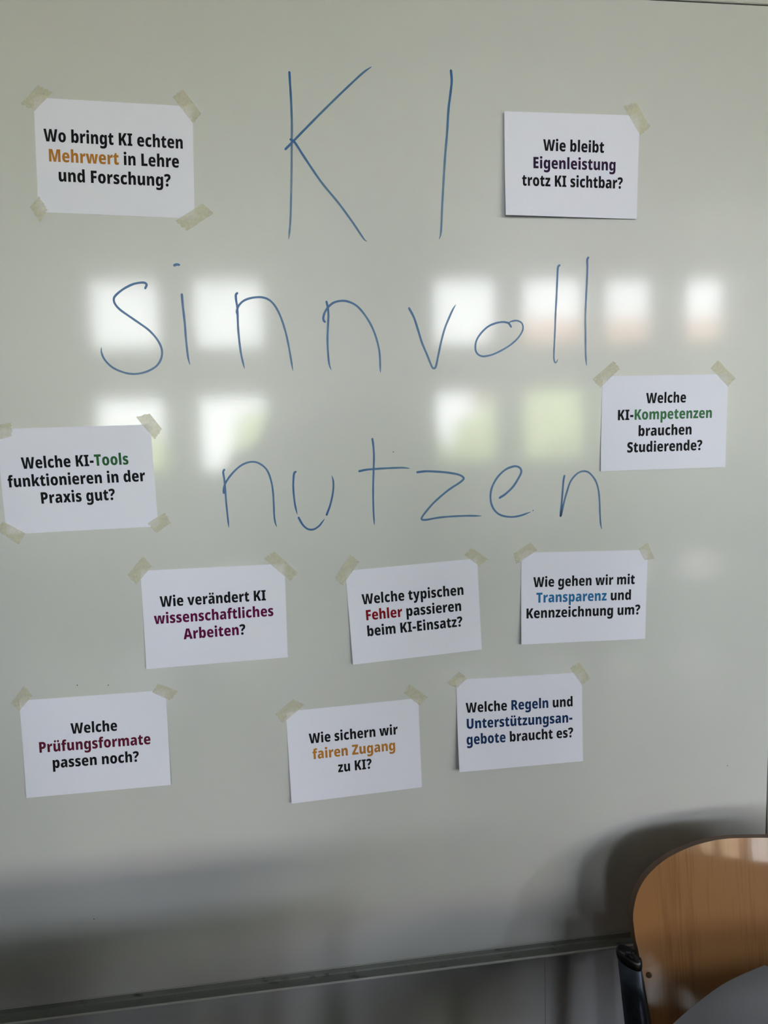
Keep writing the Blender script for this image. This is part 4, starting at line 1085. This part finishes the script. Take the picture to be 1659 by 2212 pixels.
# y grows towards the whiteboard here (the figure faces it)
body_n = [(0, 0, 0.90), (0, 0, 1.10), (0, 0.01, 1.25), (0, 0, 1.38), (0, 0.0, 1.46), (0, 0.02, 1.53)]
body_r = [(0.175, 0.125), (0.17, 0.12), (0.185, 0.125), (0.185, 0.105), (0.062, 0.062), (0.052, 0.055)]
body_e = [(0, 1), (1, 2), (2, 3), (3, 4), (4, 5)]
for s in (-1, 1):
    b0 = len(body_n)
    body_n += [(s * 0.185, 0.0, 1.39), (s * 0.245, 0.06, 1.26), (s * 0.25, 0.13, 1.14), (s * 0.17, 0.26, 1.30), (s * 0.115, 0.335, 1.43)]
    body_r += [(0.062, 0.062), 0.052, 0.045, 0.036, 0.028]
    body_e += [(3, b0), (b0, b0 + 1), (b0 + 1, b0 + 2), (b0 + 2, b0 + 3), (b0 + 3, b0 + 4)]
skinned('upper_body', body_n, body_e, body_r, M_coat, person)
leg_n, leg_e, leg_r = [(0, 0, 1.0)], [], [(0.15, 0.11)]
for s in (-1, 1):
    b0 = len(leg_n)
    leg_n += [(s * 0.095, 0.0, 0.86), (s * 0.11, 0.01, 0.50), (s * 0.12, -0.01, 0.09)]
    leg_r += [0.088, 0.060, 0.045]
    leg_e += [(0, b0), (b0, b0 + 1), (b0 + 1, b0 + 2)]
    sh = skinned('shoe', [(s * 0.12, -0.05, 0.05), (s * 0.12, 0.02, 0.055), (s * 0.13, 0.12, 0.04), (s * 0.135, 0.19, 0.032)],
                 [(0, 1), (1, 2), (2, 3)], [0.042, 0.044, 0.042, 0.028], M_cap, person, levels=1)
skinned('trousers', leg_n, leg_e, leg_r, M_trous, person)
# head: an egg pinched at the jaw, with eye hollows, nose, lips and ears
bm = bmesh.new()
bmesh.ops.create_uvsphere(bm, u_segments=40, v_segments=30, radius=1.0)
for v in bm.verts:
    x, y, z = v.co
    jaw = 1.0 - 0.32 * max(0.0, -z) ** 1.4
    X, Y, Z = x * 0.076 * jaw, y * 0.096 * (1 - 0.12 * max(0.0, -z)), z * 0.118
    if y > 0:
        Y += 0.016 * math.exp(-((x / 0.16) ** 2) - ((z + 0.18) / 0.20) ** 2)
        Y -= 0.008 * math.exp(-(((abs(x) - 0.40) / 0.17) ** 2) - ((z - 0.05) / 0.12) ** 2)
        Y += 0.006 * math.exp(-((x / 0.35) ** 2) - ((z + 0.52) / 0.07) ** 2)
        Y += 0.008 * math.exp(-((x / 0.3) ** 2) - ((z + 0.85) / 0.14) ** 2)
    v.co = (X, Y, Z)
me = bpy.data.meshes.new('head')
bm.to_mesh(me)
bm.free()
me.materials.append(M_skin)
me.polygons.foreach_set('use_smooth', [True] * len(me.polygons))
head = bpy.data.objects.new('head', me)
COL.objects.link(head)
head.parent = person
head.location = (0, 0.045, 1.635)
head.rotation_euler = (math.radians(-8), 0, 0)
for s in (-1, 1):
    bm = bmesh.new()
    bmesh.ops.create_uvsphere(bm, u_segments=14, v_segments=10, radius=0.011)
    me = bpy.data.meshes.new('eye')
    bm.to_mesh(me); bm.free()
    me.materials.append(M_lamp)
    e = bpy.data.objects.new('eye', me); COL.objects.link(e); e.parent = head
    e.location = (s * 0.031, 0.0745, 0.006)
    Geo().sweep([(0.0048 * math.cos(a * math.pi / 6), 0.0048 * math.sin(a * math.pi / 6)) for a in range(12)],
                [(0, 0.009, 0), (0, 0.0112, 0)]).obj('iris', M_hair, head).location = e.location
    skinned('ear', [(s * 0.074, -0.004, 0.016), (s * 0.080, -0.010, 0.0), (s * 0.075, -0.004, -0.022)], [(0, 1), (1, 2)],
            [0.008, 0.011, 0.007], M_skin, head, levels=1)
bm = bmesh.new()
bmesh.ops.create_uvsphere(bm, u_segments=36, v_segments=26, radius=1.0)
bmesh.ops.delete(bm, geom=[v for v in bm.verts if (v.co.y > 0.25 and v.co.z < 0.45) or v.co.z < -0.35], context='VERTS')
for v in bm.verts:
    x, y, z = v.co
    k = 1.0 + 0.02 * math.sin(x * 19) * math.cos(z * 13)
    v.co = (x * 0.085 * k, y * 0.106 * k - 0.003, z * 0.130 * k)
me = bpy.data.meshes.new('hair')
bm.to_mesh(me); bm.free()
me.materials.append(M_hair)
me.polygons.foreach_set('use_smooth', [True] * len(me.polygons))
hr = bpy.data.objects.new('hair', me); COL.objects.link(hr); hr.parent = head
skinned('lips', [(-0.022, 0.088, -0.060), (0, 0.0945, -0.060), (0.022, 0.088, -0.060)], [(0, 1), (1, 2)], [0.003, 0.0052, 0.003],
        M_lips, head, root=1, levels=1)
# hands: palm, four bent fingers curled round the phone edge, thumb on its back
for s in (-1, 1):
    w = Vector((s * 0.115, 0.335, 1.43))
    hn = [w, Vector((s * 0.108, 0.355, 1.462)), Vector((s * 0.100, 0.368, 1.490))]
    hr_ = [0.024, (0.026, 0.016), (0.030, 0.013)]
    he = [(0, 1), (1, 2)]
    hand = skinned('hand', hn, he, hr_, M_skin, person)
    for f in range(4):
        z = 1.470 + f * 0.0175
        L_f = (0.92, 1.05, 1.0, 0.8)[f]
        skinned('finger', [(s * 0.102, 0.366, z - 0.004), (s * 0.092, 0.381, z), (s * (0.082 - 0.004 * L_f), 0.389, z + 0.002), (s * (0.078 - 0.016 * L_f), 0.3885, z + 0.003)],
                [(0, 1), (1, 2), (2, 3)], [0.0092, 0.0085, 0.0078, 0.0066], M_skin, hand, levels=1)
    skinned('thumb', [(s * 0.104, 0.350, 1.466), (s * 0.090, 0.348, 1.486), (s * 0.070, 0.352, 1.502)], [(0, 1), (1, 2)],
            [0.011, 0.0098, 0.0078], M_skin, hand, levels=1)
phone = tag(empty('phone', (PX, PY + 0.3715, 1.500)), 'black phone held up in both hands before the whiteboard', 'phone')
Geo().box(-0.074, 0.074, -0.0040, 0.0040, -0.036, 0.036).obj('phone_body', M_cap, phone, bevel=0.003)
Geo().box(-0.069, 0.069, -0.0046, -0.0041, -0.032, 0.032).obj('screen', M_steel, phone)
